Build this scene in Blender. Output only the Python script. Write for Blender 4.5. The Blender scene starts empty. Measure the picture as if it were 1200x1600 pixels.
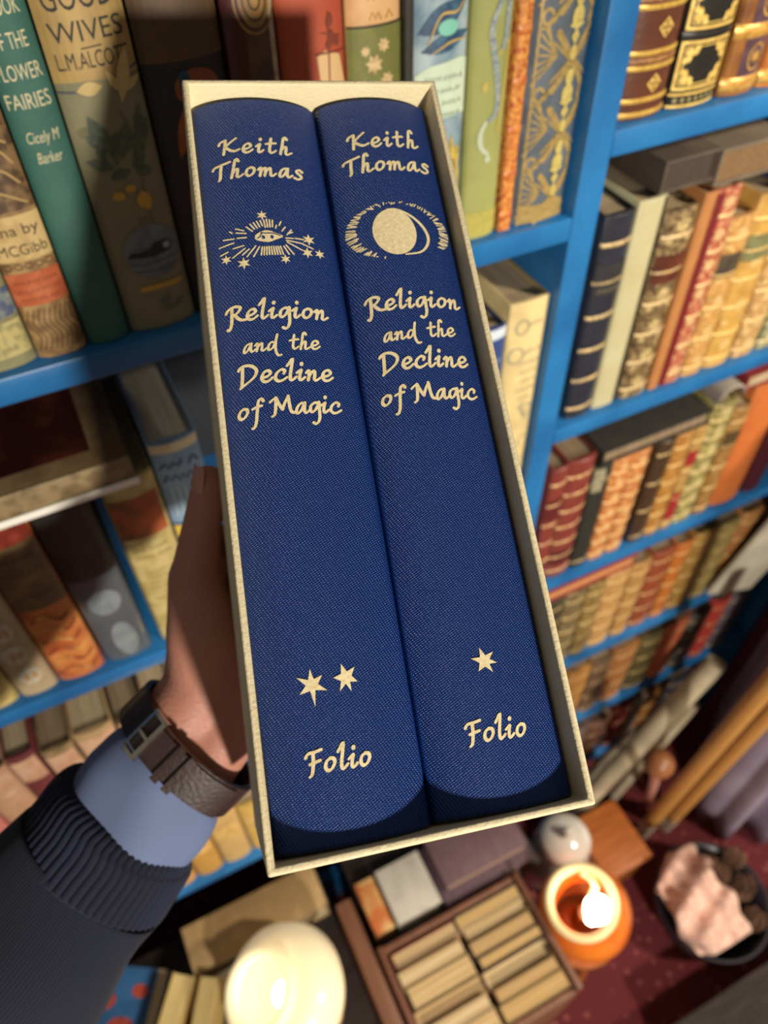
import bpy, bmesh, math, random
from mathutils import Vector, Matrix
from math import sin, cos, pi, radians
random.seed(7)
SC = bpy.context.scene
COL = SC.collection

# ------------------------------------------------------------------ camera, world, lights, exposure
F_PX = 1200.0                                   # focal length in pixels of the 1200x1600 frame
PITCH, ROLL, YAW = radians(48.7), radians(-1.54), radians(25.0)
CAM = Vector((0, 0, 1.5))
_fw = Vector((sin(YAW), cos(YAW), 0)); _rt = Vector((cos(YAW), -sin(YAW), 0)); _up = Vector((0, 0, 1))
C_FWD = _fw * cos(PITCH) - _up * sin(PITCH)
_u2 = _up * cos(PITCH) + _fw * sin(PITCH)
C_RIGHT = _rt * cos(ROLL) + _u2 * sin(ROLL)
C_UP = -_rt * sin(ROLL) + _u2 * cos(ROLL)
cd = bpy.data.cameras.new('camera'); cam = bpy.data.objects.new('camera', cd); COL.objects.link(cam)
m = Matrix.Identity(4)
for i in range(3):
    m[i][0] = C_RIGHT[i]; m[i][1] = C_UP[i]; m[i][2] = -C_FWD[i]; m[i][3] = CAM[i]
cam.matrix_world = m
cd.sensor_width = 36; cd.lens = 36 * F_PX / 1600; cd.clip_start = .01
cd.dof.use_dof = True; cd.dof.focus_distance = .238; cd.dof.aperture_fstop = cd.lens / 2.6
SC.camera = cam

w = bpy.data.worlds.new('world'); SC.world = w; w.use_nodes = True
bg = w.node_tree.nodes['Background']; bg.inputs[0].default_value = (1.0, .87, .70, 1); bg.inputs[1].default_value = .17
SC.view_settings.view_transform = 'Standard'; SC.view_settings.look = 'None'
SC.view_settings.exposure = 0.0; SC.view_settings.gamma = 1; SC.view_settings.use_curve_mapping = False

def point_light(name, loc, energy, col, radius):
    l = bpy.data.lights.new(name, 'POINT'); l.energy = energy; l.color = col; l.shadow_soft_size = radius
    o = bpy.data.objects.new(name, l); COL.objects.link(o); o.location = loc; return o
def spot_light(name, loc, aim, energy, col, radius, ang, blend):
    l = bpy.data.lights.new(name, 'SPOT'); l.energy = energy; l.color = col; l.shadow_soft_size = radius
    l.spot_size = radians(ang); l.spot_blend = blend
    o = bpy.data.objects.new(name, l); COL.objects.link(o); o.location = loc
    o.rotation_euler = (Vector(aim) - Vector(loc)).to_track_quat('-Z', 'Y').to_euler(); return o
# shop spotlight behind the photographer; unseen fill spot added for the right bay
point_light('ceiling_spot_behind', (.03, -1.56, 1.56), 175, (1, .91, .77), .055)
spot_light('fill_spot_right', (1.5, -1.1, 2.3), (.80, .42, .72), 230, (1, .86, .66), .08, 42, .35)

# ------------------------------------------------------------------ geometry of the held slipcase
BC = Vector((.0756298, .1726352, 1.3383357))
BU = Vector((.9659459, -.2325095, -.1135250)); BV = Vector((.2587422, .8697363, .4202514)); BN = Vector((-.0010244, .4353138, -.9002782))
def case_pt(u, v, w): return BC + BU * u + BV * v + BN * w
CASE_M = Matrix.Identity(4)
for i in range(3):
    CASE_M[i][0] = BU[i]; CASE_M[i][1] = BN[i]; CASE_M[i][2] = BV[i]; CASE_M[i][3] = BC[i]
def ray(px, py): return C_RIGHT * ((px - 600) / F_PX) - C_UP * ((py - 800) / F_PX) + C_FWD
def at(px, py, d): return CAM + ray(px, py) * d           # a point of the place seen at that pixel, d metres deep
def on_z(px, py, z):
    r = ray(px, py); return CAM + r * ((z - CAM.z) / r.z)
def on_y(px, py, y):
    r = ray(px, py); return CAM + r * (y / r.y)

# ------------------------------------------------------------------ materials
def lin(c):
    if isinstance(c, str):
        c = [int(c[i:i + 2], 16) / 255 for i in (0, 2, 4)]
    return tuple((x / 12.92 if x <= .04045 else ((x + .055) / 1.055) ** 2.4) for x in c) + (1,)
_mats = {}
def M(col, rough=.6, col2=None, scale=40, lo=.45, hi=.62, bump=0., bscale=300, metal=0., emit=0., stretch=(1, 1, 1), coat=0., tex='noise', trans=0., alpha=1., spec=.5, sss=0.):
    key = (str(col), rough, str(col2), scale, lo, hi, bump, bscale, metal, emit, stretch, coat, tex, trans, alpha, spec, sss)
    if key in _mats: return _mats[key]
    mt = bpy.data.materials.new('mat_%03d' % len(_mats)); mt.use_nodes = True; nt = mt.node_tree; N = nt.nodes; L = nt.links
    b = N['Principled BSDF']; b.inputs['Base Color'].default_value = lin(col); b.inputs['Roughness'].default_value = rough
    b.inputs['Metallic'].default_value = metal; b.inputs['Coat Weight'].default_value = coat; b.inputs['Specular IOR Level'].default_value = spec
    b.inputs['Transmission Weight'].default_value = trans; b.inputs['Alpha'].default_value = alpha
    if sss: b.inputs['Subsurface Weight'].default_value = sss; b.inputs['Subsurface Radius'].default_value = (.01, .004, .002)
    tc = N.new('ShaderNodeTexCoord'); mp = N.new('ShaderNodeMapping'); mp.inputs['Scale'].default_value = stretch
    L.new(tc.outputs['Object'], mp.inputs[0])
    if col2:
        if tex == 'noise':
            t = N.new('ShaderNodeTexNoise'); t.inputs['Scale'].default_value = scale; t.inputs['Detail'].default_value = 5; out = t.outputs['Fac']
        elif tex == 'voronoi':
            t = N.new('ShaderNodeTexVoronoi'); t.inputs['Scale'].default_value = scale; out = t.outputs['Distance']
        elif tex == 'wave':
            t = N.new('ShaderNodeTexWave'); t.inputs['Scale'].default_value = scale; t.inputs['Distortion'].default_value = 6; t.inputs['Detail'].default_value = 3; out = t.outputs['Fac']
        L.new(mp.outputs[0], t.inputs['Vector'])
        r = N.new('ShaderNodeValToRGB'); r.color_ramp.elements[0].position = lo; r.color_ramp.elements[1].position = hi
        r.color_ramp.elements[0].color = lin(col); r.color_ramp.elements[1].color = lin(col2)
        L.new(out, r.inputs[0]); L.new(r.outputs[0], b.inputs['Base Color'])
    if emit:
        b.inputs['Emission Strength'].default_value = emit
        if col2: L.new(r.outputs[0], b.inputs['Emission Color'])
        else: b.inputs['Emission Color'].default_value = lin(col)
    if bump:
        t2 = N.new('ShaderNodeTexNoise'); t2.inputs['Scale'].default_value = bscale; t2.inputs['Detail'].default_value = 4
        L.new(mp.outputs[0], t2.inputs['Vector'])
        bp = N.new('ShaderNodeBump'); bp.inputs['Strength'].default_value = bump; bp.inputs['Distance'].default_value = .001
        L.new(t2.outputs['Fac'], bp.inputs['Height']); L.new(bp.outputs[0], b.inputs['Normal'])
    _mats[key] = mt; return mt
def cloth(c, c2=None): return M(c, .65, c2 or c, 60, .3, .75, .35, 900)
def leather(c, c2=None): return M(c, .38, c2 or c, 50, .3, .75, .25, 260)
def gilt(c, g='c9a24e', sc=170, lo=.5, hi=.56): return M(c, .42, g, sc, lo - .08, hi + .10, .15, 300)
def jacket(c, c2, sc=45, lo=.42, hi=.6): return M(c, .38, c2, sc, lo, hi)
PAGE = M('b3a183', .85, '8d7b5e', 900, .35, .7, stretch=(1, .01, .01))
PAGE_W = M('d8cfba', .85, 'aea389', 900, .35, .7, stretch=(1, .01, .01))
PAGE_D = M('8c7860', .9, '66553f', 900, .35, .7, stretch=(1, .01, .01))
GOLD = M('d9b45a', .38, 'b88d3c', 300, .35, .7, metal=.35)
GOLDP = M('f0d27a', .4, 'cfa74e', 300, .35, .7, metal=.25)
INK = M('2b241c', .7); CREAM = M('e6d9b4', .7)

def woven_blue():
    mt = bpy.data.materials.new('navy_bookcloth'); mt.use_nodes = True; nt = mt.node_tree; N = nt.nodes; L = nt.links; b = N['Principled BSDF']
    tc = N.new('ShaderNodeTexCoord')
    mp = N.new('ShaderNodeMapping'); mp.inputs['Rotation'].default_value = (0, radians(28), 0); L.new(tc.outputs['Object'], mp.inputs[0])
    ws = []
    for d, s in (('X', 360), ('Z', 480)):
        wv = N.new('ShaderNodeTexWave'); wv.bands_direction = d; wv.inputs['Scale'].default_value = s; wv.inputs['Distortion'].default_value = 1.2; wv.inputs['Detail Scale'].default_value = 2
        L.new(mp.outputs[0], wv.inputs['Vector']); ws.append(wv)
    mu = N.new('ShaderNodeMath'); mu.operation = 'MULTIPLY'; L.new(ws[0].outputs['Fac'], mu.inputs[0]); L.new(ws[1].outputs['Fac'], mu.inputs[1])
    no = N.new('ShaderNodeTexNoise'); no.inputs['Scale'].default_value = 1500; L.new(tc.outputs['Object'], no.inputs['Vector'])
    ad = N.new('ShaderNodeMath'); ad.operation = 'MULTIPLY_ADD'; ad.inputs[1].default_value = .6; L.new(no.outputs['Fac'], ad.inputs[0]); L.new(mu.outputs[0], ad.inputs[2])
    bp = N.new('ShaderNodeBump'); bp.inputs['Strength'].default_value = .85; bp.inputs['Distance'].default_value = .0004
    L.new(ad.outputs[0], bp.inputs['Height']); L.new(bp.outputs[0], b.inputs['Normal'])
    r = N.new('ShaderNodeValToRGB'); r.color_ramp.elements[0].color = lin('0e2c6c'); r.color_ramp.elements[1].color = lin('18428c')
    r.color_ramp.elements[0].position = .3; r.color_ramp.elements[1].position = 1
    L.new(ad.outputs[0], r.inputs[0]); L.new(r.outputs[0], b.inputs['Base Color'])
    b.inputs['Roughness'].default_value = .38; b.inputs['Specular IOR Level'].default_value = .45
    return mt
NAVY = woven_blue()
FOIL = M('f7e9bf', .42, 'e3cd96', 700, .3, .75, .2, 900)

def wave_uv(col, col2, s1, dirn, bump=.6, rough=.8, s2=None, dist=.0008):
    """fabric whose threads follow the UV of a swept tube"""
    mt = bpy.data.materials.new('knit_%d' % len(bpy.data.materials)); mt.use_nodes = True; nt = mt.node_tree; N = nt.nodes; L = nt.links; b = N['Principled BSDF']
    tc = N.new('ShaderNodeTexCoord'); wv = N.new('ShaderNodeTexWave'); wv.bands_direction = dirn; wv.inputs['Scale'].default_value = s1; wv.inputs['Distortion'].default_value = .6
    L.new(tc.outputs['UV'], wv.inputs['Vector']); fac = wv.outputs['Fac']
    if s2:
        w2 = N.new('ShaderNodeTexWave'); w2.bands_direction = 'Y' if dirn == 'X' else 'X'; w2.inputs['Scale'].default_value = s2; w2.inputs['Distortion'].default_value = 1.5
        L.new(tc.outputs['UV'], w2.inputs['Vector']); mu = N.new('ShaderNodeMath'); mu.operation = 'MULTIPLY'
        L.new(fac, mu.inputs[0]); L.new(w2.outputs['Fac'], mu.inputs[1]); fac = mu.outputs[0]
    r = N.new('ShaderNodeValToRGB'); r.color_ramp.elements[0].color = lin(col); r.color_ramp.elements[1].color = lin(col2); L.new(fac, r.inputs[0]); L.new(r.outputs[0], b.inputs['Base Color'])
    bp = N.new('ShaderNodeBump'); bp.inputs['Strength'].default_value = bump; bp.inputs['Distance'].default_value = dist; L.new(fac, bp.inputs['Height']); L.new(bp.outputs[0], b.inputs['Normal'])
    b.inputs['Roughness'].default_value = rough; b.inputs['Sheen Weight'].default_value = .08; b.inputs['Sheen Roughness'].default_value = .4
    return mt

# ------------------------------------------------------------------ mesh helpers
def link(name, me, mat, parent=None, sharp=35):
    o = bpy.data.objects.new(name, me); COL.objects.link(o)
    if mat: me.materials.append(mat)
    if parent: o.parent = parent
    if sharp is not None and len(me.polygons):
        me.polygons.foreach_set('use_smooth', [True] * len(me.polygons)); me.set_sharp_from_angle(angle=radians(sharp))
    return o
class MB:
    def __init__(s): s.v = []; s.f = []; s.uv = {}
    def add(s, vs, fs):
        n = len(s.v); s.v += [tuple(x) for x in vs]; s.f += [tuple(i + n for i in f) for f in fs]; return s
    def box(s, x0, x1, y0, y1, z0, z1):
        return s.add([(x0, y0, z0), (x1, y0, z0), (x1, y1, z0), (x0, y1, z0), (x0, y0, z1), (x1, y0, z1), (x1, y1, z1), (x0, y1, z1)],
                     [(0, 3, 2, 1), (4, 5, 6, 7), (0, 1, 5, 4), (1, 2, 6, 5), (2, 3, 7, 6), (3, 0, 4, 7)])
    def prism(s, pts, z0, z1):
        n = len(pts); s.add([(x, y, z0) for x, y in pts] + [(x, y, z1) for x, y in pts],
              [tuple(range(n - 1, -1, -1)), tuple(range(n, 2 * n))] + [(i, (i + 1) % n, n + (i + 1) % n, n + i) for i in range(n)]); return s
    def lathe(s, prof, n=40, c=(0, 0, 0), arc=2 * pi):
        base = len(s.v); k = len(prof)
        for i in range(n):
            a = arc * i / n
            for r, z in prof: s.v.append((c[0] + r * cos(a), c[1] + r * sin(a), c[2] + z))
        for i in range(n):
            j = (i + 1) % n
            for q in range(k - 1): s.f.append((base + i * k + q, base + j * k + q, base + j * k + q + 1, base + i * k + q + 1))
        return s
    def tube(s, path, radii, up=(0, 0, 1), n=16, mod=None, cap=True, uv=False):
        """sweep an ellipse (rx along the side vector, ry along up) along a path"""
        path = [Vector(p) for p in path]; base = len(s.v); k = len(path); ln = 0
        for i, p in enumerate(path):
            t = (path[min(i + 1, k - 1)] - path[max(i - 1, 0)]).normalized()
            sd = t.cross(Vector(up)).normalized(); u2 = sd.cross(t)
            if i: ln += (p - path[i - 1]).length
            r = radii[i] if isinstance(radii, (list, tuple)) and isinstance(radii[0], (list, tuple)) else (radii[i], radii[i])
            for q in range(n):
                a = 2 * pi * q / n; mm = mod(a, ln) if mod else 0
                s.v.append(tuple(p + sd * (cos(a) * (r[0] + mm)) + u2 * (sin(a) * (r[1] + mm))))
        for i in range(k - 1):
            for q in range(n):
                s.f.append((base + i * n + q, base + i * n + (q + 1) % n, base + (i + 1) * n + (q + 1) % n, base + (i + 1) * n + q))
        if cap: s.f.append(tuple(base + q for q in range(n - 1, -1, -1))); s.f.append(tuple(base + (k - 1) * n + q for q in range(n)))
        s.tubeinfo = (base, k, n, path)
        return s
    def mesh(s, name):
        me = bpy.data.meshes.new(name); me.from_pydata(s.v, [], s.f); me.validate(); me.update(); return me
    def build(s, name, mat, parent=None, sharp=35, bevel=0, seg=2):
        me = s.mesh(name)
        if bevel:
            bm = bmesh.new(); bm.from_mesh(me); bmesh.ops.recalc_face_normals(bm, faces=bm.faces)
            ed = [e for e in bm.edges if len(e.link_faces) == 2 and e.calc_face_angle(0) > radians(30)]
            bmesh.ops.bevel(bm, geom=ed, offset=bevel, segments=seg, affect='EDGES', profile=.5, clamp_overlap=True)
            bm.to_mesh(me); bm.free()
        return link(name, me, mat, parent, sharp)
def tube_uv(o, tb, usc=1.):
    """UV = (angle, length in m) for a swept tube"""
    base, k, n, path = tb.tubeinfo; me = o.data; uvl = me.uv_layers.new(name='thread'); ln = [0]
    for i in range(1, k): ln.append(ln[-1] + (path[i] - path[i - 1]).length)
    for p in me.polygons:
        qs = [(vi - base) % n for vi in p.vertices]; wrap = max(qs) - min(qs) > n / 2
        for li, vi in zip(p.loop_indices, p.vertices):
            q = (vi - base) % n; i = (vi - base) // n
            if wrap and q < n / 2: q += n
            uvl.data[li].uv = (q / n * usc, ln[min(i, k - 1)])
def tag(o, label, cat, group=None, kind=None):
    o['label'] = label; o['category'] = cat
    if group: o['group'] = group
    if kind: o['kind'] = kind
    return o
def empty(name, loc, mat4=None):
    o = bpy.data.objects.new(name, None); COL.objects.link(o); o.empty_display_size = .02
    if mat4: o.matrix_world = mat4
    else: o.location = loc
    return o
def structure(o): o['kind'] = 'structure'; return o

# ------------------------------------------------------------------ flat shapes (for printing on spines)
def el(cx, cy, rx, ry, n=28, a0=0, a1=2 * pi): return [(cx + rx * cos(a0 + (a1 - a0) * i / n), cy + ry * sin(a0 + (a1 - a0) * i / n)) for i in range(n)]
def rect(x0, x1, y0, y1): return [(x0, y0), (x1, y0), (x1, y1), (x0, y1)]
def loz(cx, cy, a, b): return [(cx - a, cy), (cx, cy - b), (cx + a, cy), (cx, cy + b)]
def star(cx, cy, r, n=6, ri=.45, rot=.3):
    return [(cx + (r if i % 2 == 0 else r * ri) * cos(rot + pi * i / n), cy + (r if i % 2 == 0 else r * ri) * sin(rot + pi * i / n)) for i in range(2 * n)]
def leaf(cx, cy, ln, wd, a, n=8):
    pts = []
    for i in range(n + 1): t = i / n; pts.append((t * ln, wd * sin(pi * t)))
    for i in range(n - 1, 0, -1): t = i / n; pts.append((t * ln, -wd * sin(pi * t)))
    return [(cx + x * cos(a) - y * sin(a), cy + x * sin(a) + y * cos(a)) for x, y in pts]
def cat(pts, k=6):
    """Catmull-Rom through points"""
    out = []; P = [pts[0]] + list(pts) + [pts[-1]]
    for i in range(1, len(P) - 2):
        p0, p1, p2, p3 = P[i - 1:i + 3]
        for j in range(k):
            t = j / k
            out.append(tuple(.5 * (2 * p1[d] + (p2[d] - p0[d]) * t + (2 * p0[d] - 5 * p1[d] + 4 * p2[d] - p3[d]) * t * t + (3 * p1[d] - p0[d] - 3 * p2[d] + p3[d]) * t ** 3) for d in (0, 1)))
    out.append(tuple(pts[-1])); return out
def stroke(pts, wd, smooth=True, taper=0., nib=None, thin=.55):
    """a pen stroke as quads with round ends; nib = pen angle for thick and thin"""
    p = cat(pts) if smooth and len(pts) > 2 else list(pts); n = len(p); sides = []; polys = []
    for i in range(n):
        a = p[max(i - 1, 0)]; b = p[min(i + 1, n - 1)]; dx, dy = b[0] - a[0], b[1] - a[1]; d = math.hypot(dx, dy) or 1
        h = wd / 2
        if nib is not None: h *= thin + (1 - thin) * abs(sin(math.atan2(dy, dx) - nib))
        if taper: h *= 1 - taper * abs(2 * i / (n - 1) - 1)
        sides.append((p[i], (-dy / d * h, dx / d * h), h))
    for i in range(n - 1):
        (a, na, _), (b, nb, _) = sides[i], sides[i + 1]
        polys.append([(a[0] - na[0], a[1] - na[1]), (b[0] - nb[0], b[1] - nb[1]), (b[0] + nb[0], b[1] + nb[1]), (a[0] + na[0], a[1] + na[1])])
    for q in (0, -1): polys.append(el(sides[q][0][0], sides[q][0][1], sides[q][2], sides[q][2], 8))
    return polys
def loop(pts, wd): return stroke(list(pts) + [pts[0]], wd, smooth=False)
def squiggle(x0, x1, y, h, wd, rnd):
    """an unreadable line of print"""
    out = []; x = x0
    while x < x1 - h * .4:
        l = min(rnd.uniform(1.2, 3.2) * h, x1 - x); k = max(2, int(l / (h * .35)))
        out += stroke([(x + l * i / k, y + (h * .45 if i % 2 else -h * .45) * rnd.uniform(.6, 1)) for i in range(k + 1)], wd, smooth=False); x += l + h * .6
    return out
def text(s, size, cx, cy, width=None, sx=1., lean=0.):
    """letters of Blender's built-in face as triangles, centred on cx with baseline cy"""
    c = bpy.data.curves.new('t', 'FONT'); c.body = s; c.size = size; c.resolution_u = 3
    o = bpy.data.objects.new('t', c); COL.objects.link(o)
    me = bpy.data.meshes.new_from_object(o.evaluated_get(bpy.context.evaluated_depsgraph_get()))
    V = [(v.co.x * sx + v.co.y * lean, v.co.y) for v in me.vertices]
    x0 = min(v[0] for v in V); x1 = max(v[0] for v in V); k = (width / (x1 - x0)) if width else 1
    out = [[((V[i][0] - (x0 + x1) / 2) * k + cx, V[i][1] + cy) for i in p.vertices] for p in me.polygons]
    bpy.data.objects.remove(o); bpy.data.curves.remove(c); bpy.data.meshes.remove(me); return out

# handwritten italic alphabet: pen paths, em = ascender height, baseline 0
GL = {
 'K': (.80, [[(-.14, .56), (-.09, .68), (.04, .76), (.2, .80)], [(.18, .80), (.13, .45), (.05, .02)], [(.68, .88), (.42, .68), (.13, .42)], [(.13, .42), (.36, .22), (.56, .15), (.8, .24)]]),
 'e': (.55, [[(.08, .22), (.28, .27), (.42, .40), (.34, .53), (.16, .46), (.05, .22), (.14, .04), (.32, .06), (.5, .2)]]),
 'i': (.40, [[(.0, .36), (.12, .46), (.2, .5), (.13, .28), (.11, .08), (.19, .04), (.34, .17)], [(.235, .76), (.25, .80)]]),
 't': (.46, [[(.24, .86), (.16, .45), (.12, .14), (.18, .03), (.30, .07), (.42, .17)], [(-.03, .52), (.18, .57), (.44, .60)]]),
 'h': (.62, [[(.42, .90), (.36, 1.0), (.27, .94), (.17, .5), (.05, .0)], [(.08, .16), (.22, .40), (.35, .45), (.34, .28), (.31, .08), (.40, .02), (.6, .15)]]),
 'T': (.60, [[(-.10, .56), (-.02, .68), (.2, .75), (.55, .85), (.70, .90)], [(.30, .78), (.24, .4), (.20, .04), (.13, -.06)]]),
 'o': (.55, [[(.32, .50), (.14, .42), (.05, .2), (.13, .04), (.30, .10), (.43, .30), (.41, .46), (.28, .50)]]),
 'm': (.88, [[(.0, .36), (.1, .47), (.14, .42), (.11, .22), (.06, .02)], [(.09, .16), (.22, .40), (.34, .46), (.34, .26), (.28, .03)], [(.31, .18), (.44, .40), (.56, .46), (.57, .26), (.57, .08), (.66, .04), (.82, .18)]]),
 'a': (.64, [[(.44, .50), (.26, .48), (.10, .30), (.04, .08), (.12, .02), (.27, .16), (.42, .44)], [(.46, .52), (.41, .24), (.42, .07), (.50, .04), (.65, .16)]]),
 's': (.50, [[(.43, .45), (.30, .53), (.17, .46), (.20, .34), (.34, .22), (.35, .08), (.2, -.01), (.03, .04)]]),
 'R': (.72, [[(.16, .68), (.14, .3), (.10, -.08), (.02, -.32), (-.06, -.31)], [(-.1, .48), (.02, .66), (.28, .76), (.52, .68), (.44, .50), (.30, .38), (.15, .30)], [(.26, .36), (.40, .16), (.56, .06), (.76, .07)]]),
 'l': (.40, [[(.02, .70), (.13, .84), (.27, 1.02), (.22, .72), (.13, .3), (.12, .09), (.20, .04), (.38, .19)]]),
 'g': (.57, [[(.45, .50), (.27, .50), (.10, .36), (.06, .14), (.15, .06), (.31, .2), (.45, .46)], [(.48, .54), (.46, .2), (.44, -.18), (.36, -.42), (.24, -.51), (.14, -.46)]]),
 'n': (.64, [[(.0, .36), (.1, .47), (.14, .42), (.11, .22), (.06, .02)], [(.09, .16), (.24, .40), (.36, .46), (.36, .26), (.33, .08), (.42, .03), (.6, .16)]]),
 'd': (.66, [[(.38, .46), (.22, .47), (.08, .30), (.04, .08), (.12, .03), (.29, .16), (.42, .42)], [(.58, .92), (.48, .55), (.42, .10), (.46, -.2), (.56, -.33), (.70, -.30)]]),
 'D': (.82, [[(.12, .84), (.09, .4), (.04, -.04), (-.02, -.14)], [(-.06, .68), (.05, .82), (.3, .87), (.55, .78), (.68, .58), (.58, .32), (.32, .1), (-.02, -.12)]]),
 'c': (.56, [[(.42, .36), (.47, .48), (.33, .54), (.13, .38), (.06, .15), (.17, .02), (.35, .05), (.55, .18)]]),
 'f': (.46, [[(.62, .76), (.54, .87), (.41, .76), (.32, .3), (.24, -.2), (.14, -.46), (.05, -.49)], [(.12, .42), (.3, .49), (.54, .54)]]),
 'M': (1.0, [[(-.10, .64), (.04, .76), (.18, .84)], [(.18, .84), (.14, .45), (.07, .06), (-.06, -.05)], [(.18, .84), (.29, .52), (.42, .26)], [(.42, .26), (.56, .58), (.74, .88)], [(.73, .88), (.75, .42), (.81, .12), (.98, .06)]]),
 'F': (.60, [[(-.08, .62), (.04, .77), (.3, .81), (.58, .88)], [(.24, .80), (.21, .4), (.13, .0), (.02, -.12)], [(.07, .36), (.3, .42), (.50, .47)]]),
 ' ': (.58, []),
}
def hand(s, x0, y0, x1, y1, pen=.145, track=0.):
    xs = []; x = 0                               # fit the ink from end to end
    for c in s:
        xs += [x + p[0] for st in GL[c][1] for p in st]; x += GL[c][0] + track
    k = math.hypot(x1 - x0, y1 - y0) / (max(xs) - min(xs) + pen); an = math.atan2(y1 - y0, x1 - x0); x = pen / 2 - min(xs); out = []
    for c in s:
        for st in GL[c][1]:
            pts = [((x + a) * k, b * k) for a, b in st]
            pts = [(x0 + a * cos(an) - b * sin(an), y0 + a * sin(an) + b * cos(an)) for a, b in pts]
            out += stroke(pts, pen * k * (1.25 if len(st) == 2 and c == 'i' else 1), nib=radians(35) + an, thin=.62)
        x += GL[c][0] + track
    return out

# ------------------------------------------------------------------ books
def spine_y(u, wd, sag):
    t = max(-1, min(1, 2 * u / wd)); return sag * (1 - math.sqrt(max(0, 1 - (.92 * t) ** 2))) / (1 - math.sqrt(1 - .92 ** 2))
class Book: pass
def book(name, x0, x1, z0, h, cov, pages=None, depth=.13, yf=.426, sag=None, mat4=None, seg=10, bevel=.0007, board=.0022, nopages=False):
    b = Book(); b.w = x1 - x0; b.h = h; b.sag = sag if sag is not None else b.w * .14; b.depth = depth
    b.root = empty(name, ((x0 + x1) / 2, yf, z0), mat4); hw = b.w / 2
    arc = [(-hw + b.w * i / seg, spine_y(-hw + b.w * i / seg, b.w, b.sag)) for i in range(seg + 1)]
    t = board; pts = [(-hw, depth)] + arc + [(hw, depth), (hw - t, depth), (hw - t, b.sag + t), (-hw + t, b.sag + t), (-hw + t, depth)]
    mb = MB(); n = len(pts); k = seg + 1
    mb.v = [(x, y, 0) for x, y in pts] + [(x, y, h) for x, y in pts]
    for i in range(n): mb.f.append((i, (i + 1) % n, n + (i + 1) % n, n + i))
    a = k + 1                                    # first index after the arc: right back corner
    for o, fl in ((0, True), (n, False)):        # bottom and top caps: spine piece and two boards
        for f in ([o + i for i in range(1, k + 1)] + [o + k + 3, o + k + 4], [o + k, o + k + 1, o + k + 2, o + k + 3], [o + 0, o + 1, o + k + 4, o + k + 5]):
            mb.f.append(tuple(reversed(f)) if fl else tuple(f))
    b.cover = mb.build('cover', cov, b.root, bevel=bevel, seg=1, sharp=40)
    if not nopages:
        MB().box(-hw + t, hw - t, b.sag + t, depth - .003, .003, h - .0035).build('page_block', pages or PAGE, b.root, sharp=None)
    return b
def decal(b, name, polys, mat, lift=.00025, label=None, parent=None, cuts=12):
    bm = bmesh.new()
    for p in polys:
        q = []
        for x, y in p:
            if not q or abs(q[-1][0] - x) + abs(q[-1][1] - y) > 1e-7: q.append((x, y))
        if len(q) > 2 and abs(q[0][0] - q[-1][0]) + abs(q[0][1] - q[-1][1]) < 1e-7: q.pop()
        if len(q) < 3: continue
        try: bm.faces.new([bm.verts.new((x, y, 0)) for x, y in q])
        except ValueError: pass
    bm.normal_update(); bmesh.ops.triangulate(bm, faces=bm.faces)
    for i in range(1, cuts):
        xx = -b.w / 2 + b.w * i / cuts
        bmesh.ops.bisect_plane(bm, geom=bm.verts[:] + bm.edges[:] + bm.faces[:], plane_co=(xx, 0, 0), plane_no=(1, 0, 0))
    for e in (-1, 1):                            # keep the print on the spine
        bmesh.ops.bisect_plane(bm, geom=bm.verts[:] + bm.edges[:] + bm.faces[:], plane_co=(e * b.w * .495, 0, 0), plane_no=(e, 0, 0), clear_outer=True)
    for v in bm.verts:
        u, z = v.co.x, v.co.y; v.co = (u, spine_y(u, b.w, b.sag) - lift, z)
    bm.normal_update()
    for f in bm.faces:
        if f.normal.y > 0: f.normal_flip()
    me = bpy.data.meshes.new(name); bm.to_mesh(me); bm.free()
    o = link(name, me, mat, parent or b.root, None)
    if label: o['label'] = label
    return o
def band(b, z, hgt, mat, name='raised_band', th=.0012):
    """a raised cord across the spine"""
    mb = MB(); n = 10; prof = [(0, -.5), (-.75, -.42), (-1, 0), (-.75, .42), (0, .5)]
    for i in range(n + 1):
        u = -b.w * .495 + b.w * .99 * i / n; y = spine_y(u, b.w, b.sag)
        for d, q in prof: mb.v.append((u, y + d * th + .0003, z + q * hgt))
    k = len(prof)
    for i in range(n):
        for j in range(k - 1): mb.f.append((i * k + j, (i + 1) * k + j, (i + 1) * k + j + 1, i * k + j + 1))
    return mb.build(name, mat, b.root, sharp=60)


# ------------------------------------------------------------------ the room
CARPET = M('8c4a48', .95, '5a1a20', 48, .14, .26, .5, 500, tex='voronoi')
structure(MB().box(-1.6, 2.6, -1.2, .70, -.14, -.10).build('floor', CARPET))
structure(MB().box(-1.6, 2.6, .66, .70, -.10, 2.6).build('wall_back', M('3a3340', .8, '4a4250', 8)))
structure(MB().box(2.56, 2.6, -1.2, .66, -.10, 2.6).build('wall_right', M('7d7188', .8, '8b8096', 6)))

# ------------------------------------------------------------------ bookcase
BLUE = M('17568f', .36, '2877b6', 14, .3, .75, .12, 120)
bc = tag(empty('bookcase', (.36, .54, -.10)), 'tall blue painted bookcase filled with old books in two bays', 'bookcase')
def bpart(name, x0, x1, y0, y1, z0, z1, mat=None):
    o = MB().box(x0, x1, y0, y1, z0, z1).build(name, mat or BLUE, None, bevel=.0015); o.parent = bc; o.matrix_parent_inverse = Matrix.Translation((-.36, -.54, .10)); return o
bpart('upright', .355, .379, .42, .645, -.10, 1.95); bpart('upright', -.60, -.578, .42, .645, -.10, 1.95); bpart('upright', .955, .978, .42, .645, -.10, 1.95)
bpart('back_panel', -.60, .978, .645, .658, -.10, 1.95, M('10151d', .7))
LZ = {'A': 1.217, 'B': .899, 'C': .60, 'D': .322}                      # top faces of the left shelves
RZ = {'D': 1.274, 'F': .995, 'E': .722, 'G': .472, 'H': .222, 'I': -.028}
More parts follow.
